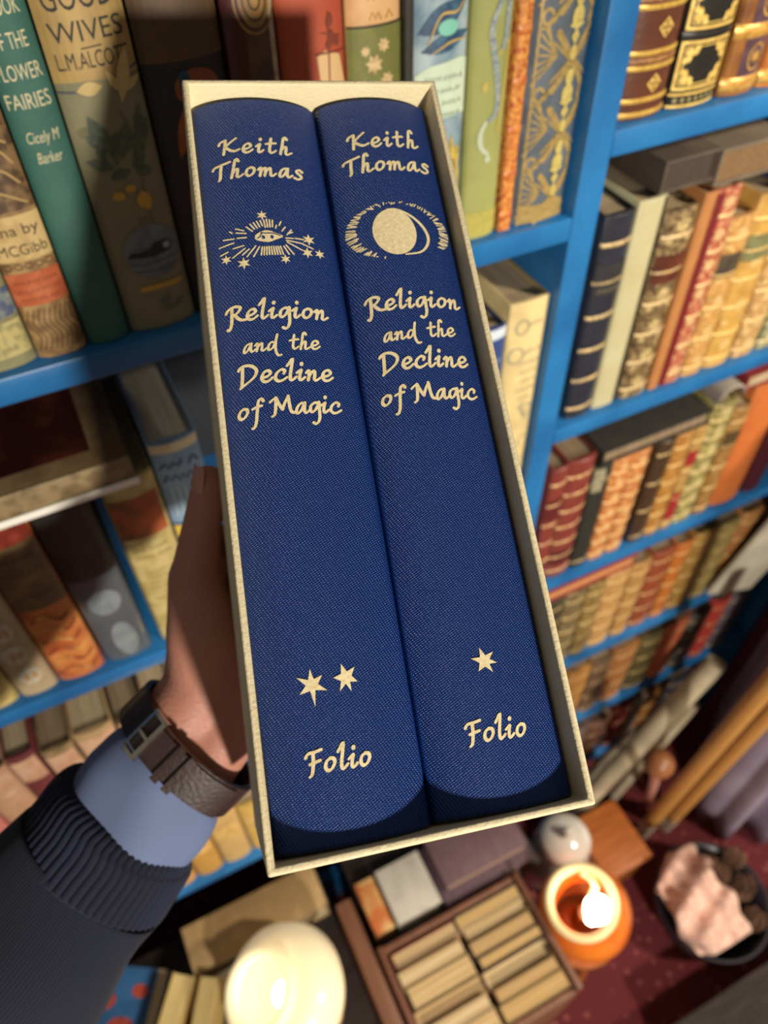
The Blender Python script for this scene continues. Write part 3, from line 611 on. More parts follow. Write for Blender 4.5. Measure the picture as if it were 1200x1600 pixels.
# lowest shelf of the left bay
GD = 'books on the lowest left shelf'; ZD = LZ['D']
for lab, x0, x1, h, cv in (('coral red book on the lowest left shelf beside the shirt cuff', -.196, -.160, .16, cloth('b0564a', 'bf6a58')), ('thick orange tan book on the lowest left shelf under the shirt cuff', -.158, -.112, .17, cloth('b98648', 'c89656')),
                          ('ochre book on the lowest left shelf left of the slipcase corner', -.110, -.072, .15, cloth('a97f3c', 'b98e48')), ('pale tan book on the lowest left shelf nearest the slipcase corner', -.070, -.028, .17, cloth('c0a068', 'ad8d58')),
                          ('yellow tan book on the lowest left shelf behind the slipcase corner', -.026, .014, .16, cloth('b9974e', 'c9a85c')), ('brown book on the lowest left shelf behind the slipcase base', .016, .052, .17, cloth('8a6238', '9a7244')),
                          ('dull green book on the lowest left shelf right of the brown one', .054, .094, .165, cloth('6c6a48', '7a7650'))):
    b = bk(lab, x0, x1, ZD, h, cv, GD); decal(b, 'title_label', [rect(-b.w * .4, b.w * .4, h * .55, h * .8)], M('c9a868', .6, 'b08a4e', 80), lift=.0005)
# cream jacket book and its neighbour, seen right of the slipcase
b = bk('tall cream jacket book with grey print, left of the blue upright', .3155, .3530, ZB, .250, M('cdb985', .6, 'b9a574', 30), GB, depth=.19, sag=.003, pages=PAGE); zz = lambda z: z - b.z0
P = loop(el(-.006, zz(1.126), .006, .007, 18), .0014) + loop(el(-.009, zz(1.098), .007, .008, 18), .0014) + squiggle(.002, .016, zz(1.128), .005, .0009, rn) + squiggle(.0, .016, zz(1.100), .005, .0009, rn)
for k in range(6): P += squiggle(-.004 + .002 * (k % 3), .015, zz(1.088 - .010 * k), .004, .0008, rn)
decal(b, 'small_lettering', P, M('7c8076', .7), lift=.0005)
P = []
for k in range(16): x, z = rn.uniform(-.012, .014), zz(rn.uniform(.93, 1.03)); P += stroke([(x, z), (x + rn.uniform(-.006, .006), z + .008), (x + rn.uniform(-.008, .008), z + .014)], .0012)
decal(b, 'sketch_picture', P, M('8d8a76', .7), lift=.0005)
b = bk('blue jacket book with a white head, between slipcase and cream book', .286, .3145, ZB, .233, M('2c4278', .5, '3a5290', 30), GB, pages=PAGE); decal(b, 'pale_head', [rect(-.0138, .0138, .223, .2328)], M('b9c4d2', .6)); decal(b, 'small_lettering', squiggle(-.010, .010, .2, .005, .0009, rn) + squiggle(-.010, .010, .185, .005, .0009, rn), M('9aa8c8', .6))

# ------------------------------------------------------------------ right bay
GR = 'leather bindings on the top right shelf'; ZR = RZ['D']
BROWN = leather('4f2a1d', '5d3424'); BLACK = leather('1b1a18', '262420')
b = bk('brown leather book with gilt bands and lozenges, right of the blue upright', .3835, .4270, ZR, .180, BROWN, GR)
for z in (.004, .0130, .0335, .0380, .0425, .0690, .0735, .0780, .1045, .1090, .1135, .140, .1445, .149, .172): band(b, z, .0034, M('7a5234', .45, 'a67c48', 500) if z in (.0380, .0735, .1090, .1445) else GOLD, 'raised_band', .0013)
for z in (.0230, .0565, .0915, .127): decal(b, 'lozenge_ornament', [loz(.004, z, .0062, .0062)], GOLDP, lift=.0006); decal(b, 'lozenge_pattern', [loz(.004 + dx, z + dz, .0017, .0019) for dx, dz in ((0, 0), (.003, 0), (-.003, 0), (0, .0030), (0, -.0030))], M('8a6630', .5), lift=.0009)
b = bk('black leather book with ornate gilt frames, right of the brown lozenge book', .4290, .4730, ZR, .180, BLACK, GR)
decal(b, 'gilt_foot', [rect(-.0215, .0215, .001, .0028), rect(-.0215, .0215, .0090, .0106)], GOLDP, lift=.0005)
for k in range(7): decal(b, 'foot_pattern', [el(-.0165 + .0055 * k, .0059, .0015, .0020, 8)], M('8a8058', .5), lift=.0005)
for z0 in (.0125, .0500, .0875, .125):
    z1 = z0 + .031; P = []
    for i_, wd in ((0, .0019), (.0032, .0008)):
        P += [rect(-.0205 + i_, .0205 - i_, z0 + i_, z0 + i_ + wd), rect(-.0205 + i_, .0205 - i_, z1 - i_ - wd, z1 - i_), rect(-.0205 + i_, -.0205 + i_ + wd, z0 + i_, z1 - i_), rect(.0205 - i_ - wd, .0205 - i_, z0 + i_, z1 - i_)]
    for sx in (-1, 1):
        for sz in (-1, 1):
            cx, cz = sx * .0135, (z0 + z1) / 2 + sz * .0085; an = math.atan2(-sz, -sx)
            P += [el(cx, cz, .0028, .0028, 10), leaf(cx, cz, .0065, .0018, an + .75), leaf(cx, cz, .0065, .0018, an - .75), el(cx + sx * .0025, cz - sz * .005, .002, .002, 8), el(cx - sx * .005, cz + sz * .0025, .002, .002, 8)]
    decal(b, 'gilt_frame', P, GOLDP, lift=.0005); band(b, z1 + .0032, .0050, BLACK, 'raised_band', .0018)
for lab, x0, x1, h, cv, gold in (('tan edged calf book with gilt panels, third from the upright on the top right shelf', .4755, .5110, .175, M('8a5a2a', .35, '6a4020', 40), 'd8ab58'), ('orange gilt book at the right edge of the top right shelf', .5125, .5500, .178, M('a8622a', .38, 'c4822f', 60), 'e8bd62'),
                                 ('dark gilt book beyond the orange one on the top right shelf', .5515, .5850, .175, BROWN, 'c9a04e')):
    b = bk(lab, x0, x1, ZR, h, cv, GR); g = M(gold, .36, 'b0803a', 260, .4, .6, metal=.3)
    decal(b, 'dark_panel', [rect(-b.w * .2, b.w * .49, .012, h - .002)], M('4a3640', .35, '5e4650', 80))
    for z in (.008, .042, .076, .110, .144): band(b, z, .010, g, 'raised_band', .0016)
    for z in (.025, .059, .093, .127): decal(b, 'gilt_ornament', loop(el(b.w * .15, z, .0065, .0085, 16), .0014) + [star(b.w * .15, z, .005, 8, .5)], g, lift=.0006)

GF = 'books on the second right shelf'; ZF = RZ['F']
def bound(label, x0, x1, z0, h, cov, grp, gold='b39458', n=5, lab=None, **k):
    b = bk(label, x0, x1, z0, h, cov, grp, **k); g = M(gold, .45, 'd2b57a', 260, .4, .62, metal=.2)
    for i in range(n): band(b, h * (.06 + .82 * i / max(1, n - 1)), .0042, g, 'raised_band', .0011)
    if lab: decal(b, 'title_label', [rect(-b.w * .47, b.w * .47, h * .66, h * .80)], lab, lift=.0006)
    return b
def gilt_blobs(b, col, n, seed=0):
    r = random.Random(seed); decal(b, 'gilt_ornament', [q for i in range(n) for q in (star(0, b.h * (i + .6) / n, b.w * .28, 8, .55), el(-b.w * .3, b.h * (i + .2) / n, b.w * .1, b.w * .1, 8), el(b.w * .3, b.h * (i + .2) / n, b.w * .1, b.w * .1, 8))], M(col, .42, 'e8cd92', 300, .45, .65, metal=.25), lift=.0005)
b = bound('dark navy leather book beside the blue upright on the second right shelf', .3950, .4255, ZF, .208, leather('22242e', '2d2f3a'), GF, '8a7c62', 6, M('26262a', .5, '30302f', 60))
decal(b, 'title_lettering', squiggle(-.010, .010, .150, .004, .0007, rn) + squiggle(-.010, .010, .142, .004, .0007, rn), M('8a7c62', .5), lift=.0009)
b = bk('pale vellum book with a dark edge, right of the dark navy book', .4270, .4550, ZF, .212, M('b3b090', .5, 'a9a078', 24, .3, .7), GF, yf=.428, sag=.002); decal(b, 'dark_joint', [rect(.0105, .0139, .0, .211)], M('26241f', .5))
b = bound('brown calf book with silvery gilt, right of the pale vellum book', .4590, .4930, ZF, .196, gilt('4e3d28', 'a08a60', 190, .50, .60), GF, 'b8a682', 6, M('4e241a', .4, '5d3020', 60)); gilt_blobs(b, 'a89468', 6)
b = bk('thin tan cloth book between the brown calf and the red gilt book', .4940, .5075, ZF, .204, cloth('a06a3a', 'ae7642'), GF)
b = bound('red gilt leather book, left of the dark banded tan book', .5090, .5355, ZF, .203, gilt('8f2f26', 'd09a74', 230, .48, .58), GF, 'd8b084', 6); gilt_blobs(b, 'd8ac80', 7); decal(b, 'red_joint', [rect(-.0131, -.0075, 0, .2)], M('6e161a', .5), lift=.0009)
b = bound('tan gilt book with a dark band, left of the yellow tan book', .5365, .5635, ZF, .172, gilt('a97c46', 'd4aa66', 200), GF, 'd8b070', 5, M('3c342a', .5, '55483a', 80)); gilt_blobs(b, 'd8b274', 5)
b = bound('yellow tan calf book, tallest of its neighbours near the right edge', .5650, .6010, ZF, .185, M('c29a50', .42, 'ad843e', 40), GF, 'dcb868', 6, M('6a6a48', .5, '7a7a52', 80)); gilt_blobs(b, 'd8b464', 4)
b = bound('light brown gilt book right of the yellow tan calf book', .6025, .6350, ZF, .17, gilt('a07a48', 'd4b078', 220), GF, 'd8b880'); gilt_blobs(b, 'dcbc84', 6)
b = bound('grey green gilt book at the right edge of the second right shelf', .6365, .6600, ZF, .165, gilt('6e7258', 'b8b088', 200), GF, 'c8be94'); gilt_blobs(b, 'c8c098', 6)
b = bound('brown book beyond the grey green one on the second right shelf', .6615, .7000, ZF, .17, BROWN, GF)

GE = 'books on the third right shelf'; ZE = RZ['E']
RB = leather('6e2f2a', '7e3a32')
b = bound('red brown leather book against the upright on the third right shelf', .3950, .4160, ZE, .203, RB, GE, '9a6450', 6, pages=PAGE_D); decal(b, 'dark_panel', [rect(-.0095, .0095, .12, .155)], M('5a1f20', .4))
b = bound('red brown leather book twin, right of its mate on the third right shelf', .4175, .4530, ZE, .203, RB, GE, '9a6450', 7, pages=PAGE_D); decal(b, 'dark_panel', [rect(-.016, .016, .025, .05)], M('4e1a1c', .4))
b = bound('black cloth book with a pale head, right of the red brown pair', .4545, .4800, ZE, .178, cloth('1c1d1a', '26271f'), GE, '4a4a40', 2); decal(b, 'pale_head', [rect(-.0122, .0, .14, .177)], M('9a9278', .6, '6e6a58', 200), lift=.0009)
b = bound('first orange calf book with gilt panels, right of the black cloth book', .4810, .5065, ZE, .178, gilt('a0592e', 'd89a5c', 150), GE, 'dca86c', 7); gilt_blobs(b, 'e0b078', 7)
b = bound('second orange calf book with gilt panels, left of the dark brown one', .5075, .5325, ZE, .178, gilt('a05c34', 'd09458', 150), GE, 'dca86c', 7); gilt_blobs(b, 'd8a870', 6)
b = bound('dark brown leather book, right of the orange pair', .5440, .5675, ZE, .178, leather('3a2a1e', '463424'), GE, '6a5238', 4)
b = bound('mustard tan book left of the thin red labelled book', .5690, .5940, ZE, .178, gilt('94652e', 'b88a48', 120), GE, 'c49a58', 6)
b = bound('thin tan book with long red labels on the third right shelf', .5950, .6125, ZE, .178, M('9c7a44', .5, 'b08c50', 60), GE, 'b89858', 4, M('8e2226', .5)); decal(b, 'red_panel', [rect(-.0082, .0082, .02, .07)], M('8e2226', .5), lift=.0006)
b = bound('olive gilt book with pale spots, right of the red labelled book', .6140, .6480, ZE, .203, gilt('6a6238', 'b0a468', 160, .48, .58), GE, 'b4aa70', 7); gilt_blobs(b, 'bcb47c', 7)
b = bound('brown gilt book with a dark label, left of the bright orange book', .6500, .6765, ZE, .185, gilt('7e5a30', 'a5824a', 140), GE, 'b0905a', 5, M('4a3a24', .5))
b = bk('bright orange cloth book at the right of the third right shelf', .6785, .7350, ZE, .205, cloth('b4602a', 'c06c30'), GE)
b = bk('dark maroon book beyond the bright orange book', .7365, .7700, ZE, .190, leather('3e1620', '4a1c26'), GE)
def flat(label, x0, x1, y0, y1, z0, h, cov, grp, pg=None, name='book'):
    r = empty(name, ((x0 + x1) / 2, (y0 + y1) / 2, z0)); tag(r, label, 'book', grp); a, d = (x1 - x0) / 2, (y1 - y0) / 2; t = min(.0025, h * .15)
    MB().box(-a, a, -d, d, h - t, h).build('cover', cov, r, bevel=.0006); MB().box(-a, a, -d, d, 0, t).build('cover', cov, r, bevel=.0006)
    MB().box(-a, -a + t, -d, d, t, h - t).build('spine', cov, r, bevel=.0004)
    MB().box(-a + t, a - .004, -d + .003, d - .003, t, h - t).build('page_block', pg or PAGE, r, sharp=None); return r
flat('black book lying flat across the standing books under the second shelf', .462, .612, .429, .56, ZE + .1790, .020, cloth('1e1d1b', '2a2824'), GE, PAGE_D)
flat('dark grey brown book lying flat on the pale vellum and brown calf books', .446, .5005, .431, .60, ZF + .2125, .026, M('4a4038', .6, '5a4e44', 20), GF, M('3c3028', .8, '2e251f', 500))
flat('grey brown book with tan edges lying flat on the red gilt book', .5050, .5740, .433, .60, ZF + .2045, .030, M('6a5e50', .6, '7a6c5a', 20), GF, M('755a3a', .8, '5e482e', 500))
flat('blue book lying flat at the right edge under the top right shelf', .5900, .6550, .433, .60, ZF + .1860, .030, M('2a3358', .6, '38426a', 20), GF, PAGE_W)
flat('red book lying flat under the second shelf at the right edge', .655, .770, .432, .56, ZE + .2058, .022, cloth('6a171c', '7a2024'), GE, PAGE)
o = MB(); prof = [(.0 + .0, 0)]
for i in range(13): a = pi * i / 12; o.v += [(.616 + .02 * (1 - cos(a)), .430, ZE + .2045 + .020 * sin(a)), (.616 + .02 * (1 - cos(a)), .56, ZE + .2045 + .020 * sin(a)), (.6165 + .0195 * (1 - cos(a)), .56, ZE + .2035 + .018 * sin(a)), (.6165 + .0195 * (1 - cos(a)), .430, ZE + .2035 + .018 * sin(a))]
for i in range(12):
    for q in range(4): o.f.append((4 * i + q, 4 * i + (q + 1) % 4, 4 * i + 4 + (q + 1) % 4, 4 * i + 4 + q))
o.f += [(3, 2, 1, 0), (48, 49, 50, 51)]
tag(o.build('booklet', M('a89e94', .7, '968c84', 30)), 'grey white booklet curled over the olive gilt book', 'booklet')

GG = 'books on the fourth right shelf'; ZG = RZ['G']
xs = .395
for lab, wd, h, cv, g in (('brown book by the upright on the fourth right shelf, mostly behind the slipcase', .030, .17, BROWN, 'a08050'), ('dark olive leather book, leftmost clearly seen on the fourth right shelf', .036, .185, leather('35322a', '433f30'), '6e6444'), ('grey brown gilt book, second from left on the fourth right shelf', .034, .182, gilt('5a4c34', '8a7a54', 120), '8a7a54'),
                         ('olive brown gilt book, third from left on the fourth right shelf', .028, .180, gilt('6a5630', 'a08850', 140), 'a08c54'), ('pale tan gilt book with six bands, fourth right shelf middle', .040, .186, gilt('a07a48', 'c49c64', 120), 'c8a468'), ('second pale tan book beside the red brown one, fourth right shelf', .032, .180, gilt('957040', 'b89058', 120), 'c09a60'),
                         ('red brown leather book with a worn spine, fourth right shelf', .038, .185, leather('7a3a26', '8e4a30'), '8e5a3a'), ('orange brown book right of the red brown one, fourth right shelf', .030, .182, leather('9c5a26', 'ad6a2e'), 'a86c34'), ('mustard gilt book in front of the white booklet, fourth right shelf', .040, .186, gilt('8e6a34', 'b48e4c', 120), 'b89250'),
                         ('olive tan gilt book behind the white booklet, fourth right shelf', .042, .180, gilt('7e6c3c', 'a8945c', 120), 'ac9860'), ('red spotted tan book near the right edge, fourth right shelf', .040, .185, gilt('8a5a36', 'b08048', 120), 'b08850'), ('dull brown book at the right edge, fourth right shelf', .045, .180, leather('6c5436', '7a6040'), '8a7048')):
    b = bound(lab, xs, xs + wd, ZG, h, cv, GG, g, 5, pages=PAGE_D); xs += wd + .003
flat('red topped tan book lying flat across the left of the fourth right shelf', .40, .575, .428, .56, ZG + .1880, .022, cloth('7e2226', '8a2c2c'), GG, M('c08a58', .8, 'a87448', 600))
bl = MB(); bl.box(-.045, .045, -.0035, .0035, 0, .205); o = bl.build('booklet', M('c9c2b0', .6, 'b0a898', 20, .4, .7), bevel=.0012); o.location = (.800, .412, ZG + .004); o.rotation_euler = (radians(2), radians(14), radians(-8))
tag(o, 'white booklet leaning against the fourth right shelf at the photo edge', 'booklet')

GH = 'books on the fifth right shelf'; ZH = RZ['H']; xs = .430
for lab, wd, h, cv, g in (('brown calf book behind the slipcase edge on the fifth right shelf', .045, .17, leather('6c4a30', '7a5638'), '8a6a44'), ('dull violet brown book on the fifth right shelf near the slipcase', .040, .165, leather('54423c', '614c44'), '7a6450'), ('ochre gilt book leftmost in view on the fifth right shelf', .045, .175, gilt('9a6a34', 'c08e4c', 110), 'bc9052'), ('grey brown leather book next to the ochre one, fifth right shelf', .040, .17, leather('5e4a38', '6c5642'), '80684a'), ('warm brown leather book, middle of the fifth right shelf', .052, .175, leather('8a5a34', '98683e'), '94703f'),
                         ('dark olive book left of the coral book, fifth right shelf', .050, .178, leather('4a4228', '585032'), '6e6238'), ('coral red cloth book on the fifth right shelf', .048, .175, cloth('b0583c', 'bc6646'), 'b87048'), ('charcoal book right of the coral one, fifth right shelf', .046, .170, leather('45423e', '524e48'), '5e584c'), ('scarlet book near the right end of the fifth right shelf', .034, .180, cloth('9c2e26', 'ac3a2e'), 'a85038'), ('grey violet book at the right end of the fifth right shelf', .050, .175, leather('58505a', '665e68'), '6c6470')):
    b = bound(lab, xs, xs + wd, ZH, h, cv, GH, g, 4, pages=PAGE_D); xs += wd + .0035
GI = 'books on the lowest right shelf'; ZI = RZ['I']; xs = .52
for lab, wd, h, cv, g in (('dark brown book behind the white glass on the lowest right shelf', .050, .16, leather('4a3226', '583c2c'), '6a5036'), ('pinkish grey book on the lowest right shelf', .048, .165, leather('7c6a66', '8a7670'), '948078'), ('rosy brown book on the lowest right shelf', .050, .16, leather('6e4c42', '7a564a'), '88665a'), ('dark red book on the lowest right shelf', .044, .17, leather('6a2224', '78282a'), '80403a'), ('pale grey spined book on the lowest right shelf', .030, .165, cloth('8c8078', '9a8e84'), '988c80'), ('orange brown book on the lowest right shelf', .052, .165, leather('90602e', 'a06c34'), 'a07a44'), ('dark slate book at the right end of the lowest right shelf', .060, .16, leather('34343e', '3e3e48'), '4a4a50')):
    b = bound(lab, xs, xs + wd, ZI, h, cv, GI, g, 4, pages=PAGE_D); xs += wd + .0035

# ------------------------------------------------------------------ the hand, cuff and sleeve
def capsules(parts, voxel=.0022, smooth=10):
    """tapered capsules fused into one continuous surface"""
    bm = bmesh.new()
    for a, e, ra, rb in parts:
        a, e = Vector(a), Vector(e); d = e - a; L = d.length; q = d.to_track_quat('Z', 'Y').to_matrix().to_4x4(); n = 16; rings = []
        prof = [(ra * sin(t), -ra * cos(t)) for t in [pi / 2 * i / 5 for i in range(1, 6)]] + [(rb * cos(t), L + rb * sin(t)) for t in [pi / 2 * i / 5 for i in range(0, 5)]]
        for r, z in prof: rings.append([bm.verts.new(a + (q @ Vector((r * cos(2 * pi * k / n), r * sin(2 * pi * k / n), z)))) for k in range(n)])
        p0 = bm.verts.new(a + q @ Vector((0, 0, -ra))); p1 = bm.verts.new(a + q @ Vector((0, 0, L + rb)))
        for i in range(len(rings) - 1):
            for k in range(n): bm.faces.new((rings[i][k], rings[i][(k + 1) % n], rings[i + 1][(k + 1) % n], rings[i + 1][k]))
        for k in range(n): bm.faces.new((p0, rings[0][(k + 1) % n], rings[0][k])); bm.faces.new((p1, rings[-1][k], rings[-1][(k + 1) % n]))
    me = bpy.data.meshes.new('hand'); bm.to_mesh(me); bm.free(); o = bpy.data.objects.new('tmp', me); COL.objects.link(o)
    r = o.modifiers.new('r', 'REMESH'); r.mode = 'VOXEL'; r.voxel_size = voxel
    s = o.modifiers.new('s', 'SMOOTH'); s.iterations = smooth; s.factor = .5
    out = bpy.data.meshes.new_from_object(o.evaluated_get(bpy.context.evaluated_depsgraph_get())); bpy.data.objects.remove(o); return out
def cp(u, v, w): return case_pt(u / 1000, v / 1000, w / 1000)
WR = at(285, 1175, .395); A_IMG = (at(330, 1130, .395) - at(240, 1220, .395)).normalized()       # forearm axis at the wrist
W_L, W_R = at(262, 1150, .395), at(308, 1198, .397)
fa = at(150, 1335, .392); fb_ = at(20, 1500, .388)
CMC, MCP, IP, TIP = at(328, 1060, .402), at(305, 905, .386), at(316, 820, .379), at(326, 748, .373)
parts = [(W_L, W_R, .0215, .0205), (W_L, at(160, 1290, .392), .0215, .024), (W_R, at(205, 1335, .393), .0205, .024), (at(180, 1310, .392), fb_, .030, .036),
         (W_L, CMC, .0210, .0205), (W_R, cp(-42, -70, 203), .0200, .018), (CMC, at(322, 985, .394), .0215, .0205), (at(322, 985, .394), MCP, .0205, .0140), (at(308, 1030, .400), at(310, 1090, .402), .0165, .0175), (MCP, IP, .0130, .0100), (IP, at(324, 775, .3755), .0098, .0092), (at(324, 775, .3755), TIP, .0092, .0074)]
# palm bones behind the case, then four fingers of different lengths curling round its far edge
KN = [cp(-28, 22, 189), cp(-26, 2, 191), cp(-27, -17, 190), cp(-31, -35, 188)]
for i, k in enumerate(KN):
    parts.append((W_R if i > 1 else CMC, k, .0165, .0115))
    if i: parts.append((KN[i - 1], k, .0115, .0115))
parts.append((cp(-52, -45, 196), cp(-34, -10, 193), .017, .013)); parts.append((MCP, KN[0], .012, .0115))
FG = [((10, 42), (36, 50), (54.5, 52), .0092), ((14, 20), (40, 27), (55, 29), .0094), ((12, -2), (37, 4), (55, 6), .0090), ((5, -24), (26, -19), (45, -16), .0080)]
for i, (k, (a, e, t, r)) in enumerate(zip(KN, FG)):
    p1 = cp(a[0], a[1], 183 + r * 0); p2 = cp(e[0], e[1], 180.5)
    p3 = cp(t[0] + 3, t[1], 163 if i < 3 else 178.5)
    if i < 3:
        pm = cp(54, t[1] - .5, 178); parts += [(k, p1, .0112, r), (p1, pm, r, r * .92), (pm, cp(57, t[1], 158), r * .92, r * .78)]
    else: parts += [(k, p1, .0102, r), (p1, p2, r, r * .9), (p2, p3, r * .9, r * .78)]
SKIN = M('ad7462', .5, 'ba8371', 26, .3, .7, .35, 520, sss=.12, spec=.4)
person = link('person', capsules(parts), SKIN, None, None)
person.data.polygons.foreach_set('use_smooth', [True] * len(person.data.polygons))
tag(person, 'person holding up the slipcase with the left hand, in a navy sweater', 'person')
# thumb nail on the outer side of the thumb tip
nb = bmesh.new(); ax = (TIP - IP).normalized(); tocam = (CAM - TIP).normalized(); outv = (-BU * .75 + tocam * .5); outv = (outv - ax * outv.dot(ax)).normalized(); sd = ax.cross(outv)
gr = []
for i in range(7):
    row = []
    for j in range(7):
        s_ = -1 + j / 3; t_ = i / 6; wd_ = .0056 * (1 - .25 * t_ ** 3)
        ang = s_ * wd_ / .0082; row.append(nb.verts.new(TIP + ax * (-.006 + .0125 * t_) + outv * (.0080 * cos(ang) - .0004 * t_ ** 2) + sd * (.0082 * sin(ang))))
    gr.append(row)
for i in range(6):
    for j in range(6): nb.faces.new((gr[i][j], gr[i][j + 1], gr[i + 1][j + 1], gr[i + 1][j]))
me = bpy.data.meshes.new('thumbnail'); nb.to_mesh(me); nb.free(); nail = link('thumbnail', me, M('c08a7c', .3), person, None)
so = nail.modifiers.new('thickness', 'SOLIDIFY'); so.thickness = .0006

def cuff_path(pts, radii, n, mod=None, sub=4):
    """smooth path and radii by Catmull-Rom"""
    P = []; R = []
    for i in range(len(pts) - 1):
        p = [pts[max(i - 1, 0)], pts[i], pts[i + 1], pts[min(i + 2, len(pts) - 1)]]; r = [radii[max(i - 1, 0)], radii[i], radii[i + 1], radii[min(i + 2, len(pts) - 1)]]
        for j in range(sub):
            t = j / sub; c = (-.5 * t + t * t - .5 * t ** 3, 1 - 2.5 * t * t + 1.5 * t ** 3, .5 * t + 2 * t * t - 1.5 * t ** 3, -.5 * t * t + .5 * t ** 3)
            P.append(sum((Vector(q) * k for q, k in zip(p, c)), Vector())); R.append((sum(q[0] * k for q, k in zip(r, c)), sum(q[1] * k for q, k in zip(r, c))))
    P.append(Vector(pts[-1])); R.append(radii[-1]); return P, R
VIEW = -(WR - CAM).normalized()
def sleeve(name, pts, radii, mat, parent, n=96, mod=None, sub=5, usc=1., inner=.0014):
    P, R = cuff_path(pts, radii, n, sub=sub); tb = MB(); tb.tube(P, R, up=VIEW, n=n, mod=mod, cap=False)
    o = link(name, tb.mesh(name), mat, parent, None); o.data.polygons.foreach_set('use_smooth', [True] * len(o.data.polygons)); tube_uv(o, tb, usc)
    s_ = o.modifiers.new('cloth_thickness', 'SOLIDIFY'); s_.thickness = inner; s_.offset = -1; return o
SHIRT = wave_uv('58668c', '7c8bb2', 75, 'X', .3, .8, 520, .0003)
sh = sleeve('shirt_cuff', [at(266, 1199, .396), at(256, 1211, .395), at(235, 1240, .394), at(205, 1275, .393), at(160, 1325, .392)], [(.0300, .0250), (.0322, .0268), (.0345, .0285), (.0350, .0290), (.0350, .0290)], SHIRT, person, 96,
            mod=lambda a, l: .0012 * sin(2 * a + l * 90) + .0010 * sin(5 * a - l * 60), usc=1.)
# cuff seam, button edge
KN_B = wave_uv('0b1020', '1e2741', 55, 'X', .7, .95, 230, .0006); RIB = wave_uv('0e1327', '141b33', 1, 'X', .0, .95)
rib = lambda a, l: .0010 * cos(a * 62)
body = sleeve('sweater_sleeve', [at(150, 1350, .392), at(105, 1400, .391), at(40, 1480, .389), at(-60, 1600, .387), at(-180, 1750, .385), at(-330, 1930, .380)], [(.0425, .0370), (.0455, .0400), (.0500, .0440), (.0540, .047), (.0560, .049), (.058, .051)], KN_B, person, 120,
              mod=lambda a, l: .0016 * sin(3 * a + l * 45) + .0012 * sin(2 * a - l * 80), sub=6)
cuffs = sleeve('ribbed_cuff', [at(206, 1272, .393), at(202, 1277, .393), at(190, 1292, .393), at(170, 1322, .3925), at(146, 1355, .392)], [(.0335, .0280), (.0375, .0320), (.0405, .0350), (.0412, .0358), (.0422, .0366)], RIB, body, 464, mod=rib, sub=5)

# ------------------------------------------------------------------ wristwatch (strap side towards the camera)
wt = empty('wristwatch', WR); tag(wt, 'dark brown leather strapped wristwatch worn on the left wrist', 'watch')
wax = A_IMG; wsd = wax.cross(VIEW).normalized(); wup = wsd.cross(wax).normalized(); WC = WR + wax * .004
RX, RY = .0352, .0262
def wring(name, mat, a0, a1, halfw, r_in, r_out, parent, n=72, off=0., bev=0):
    mb = MB(); full = abs(a1 - a0) > 6.2
    for i in range(n + 1):
        a = a0 + (a1 - a0) * i / n; d = wsd * (cos(a)) ; e = wup * sin(a)
        for hw_, r in ((-1, r_in), (1, r_in), (1, r_out), (-1, r_out)):
            p = WC - WR + wax * (off + hw_ * halfw) + d * (RX + r) + e * (RY + r); mb.v.append(tuple(p))
    for i in range(n):
        for q in range(4): mb.f.append((4 * i + q, 4 * i + (q + 1) % 4, 4 * i + 4 + (q + 1) % 4, 4 * i + 4 + q))
    if not full: mb.f += [(3, 2, 1, 0), (4 * n, 4 * n + 1, 4 * n + 2, 4 * n + 3)]
    return mb.build(name, mat, parent, 40)
STRAP = M('241718', .48, '3a2828', 60, .3, .7, .4, 500, coat=.2); STEEL = M('c8c4b8', .22, metal=1.)
a_img = lambda px, py: math.atan2((at(px, py, .375) - WC).dot(wup) / RY, (at(px, py, .375) - WC).dot(wsd) / RX)
wring('strap', STRAP, 0, 2 * pi, .0095, .0002, .0030, wt, 96)
def on_top(px, py): return math.acos(max(-1, min(1, (at(px, py, .372) - WC).dot(wsd) / (RX + .003))))
ab = on_top(238, 1158)
wring('strap_tail', STRAP, ab - 1.35, ab - .02, .0088, .0030, .0052, wt, 50)
k1, k2 = on_top(268, 1190), on_top(284, 1205)
wring('keeper_loop', STRAP, k1 - .05, k1 + .05, .0104, .0050, .0070, wt, 8); wring('keeper_loop', STRAP, k2 - .05, k2 + .05, .0104, .0050, .0070, wt, 8)
bk_ = wring('buckle', STEEL, ab - .03, ab + .03, .0118, .0040, .0062, wt, 6)
wring('buckle_side', STEEL, ab - .03, ab + .24, .0010, .0030, .0056, bk_, 10, off=.0114); wring('buckle_side', STEEL, ab - .03, ab + .24, .0010, .0030, .0056, bk_, 10, off=-.0114)
wring('buckle_bar', STEEL, ab + .21, ab + .25, .0124, .0032, .0050, bk_, 6); wring('buckle_prong', STEEL, ab - .03, ab + .22, .0008, .0052, .0066, bk_, 8)
mb = MB(); ca = -pi / 2; cc_ = WC - WR + wup * (-(RY + .0085))
mb.lathe([(0, -.004), (.0165, -.004), (.0185, -.002), (.0185, .002), (.0165, .004), (0, .004)], 40); wc = mb.build('watch_case', STEEL, wt); wc.rotation_euler = wup.to_track_quat('Z', 'Y').to_euler(); wc.location = cc_

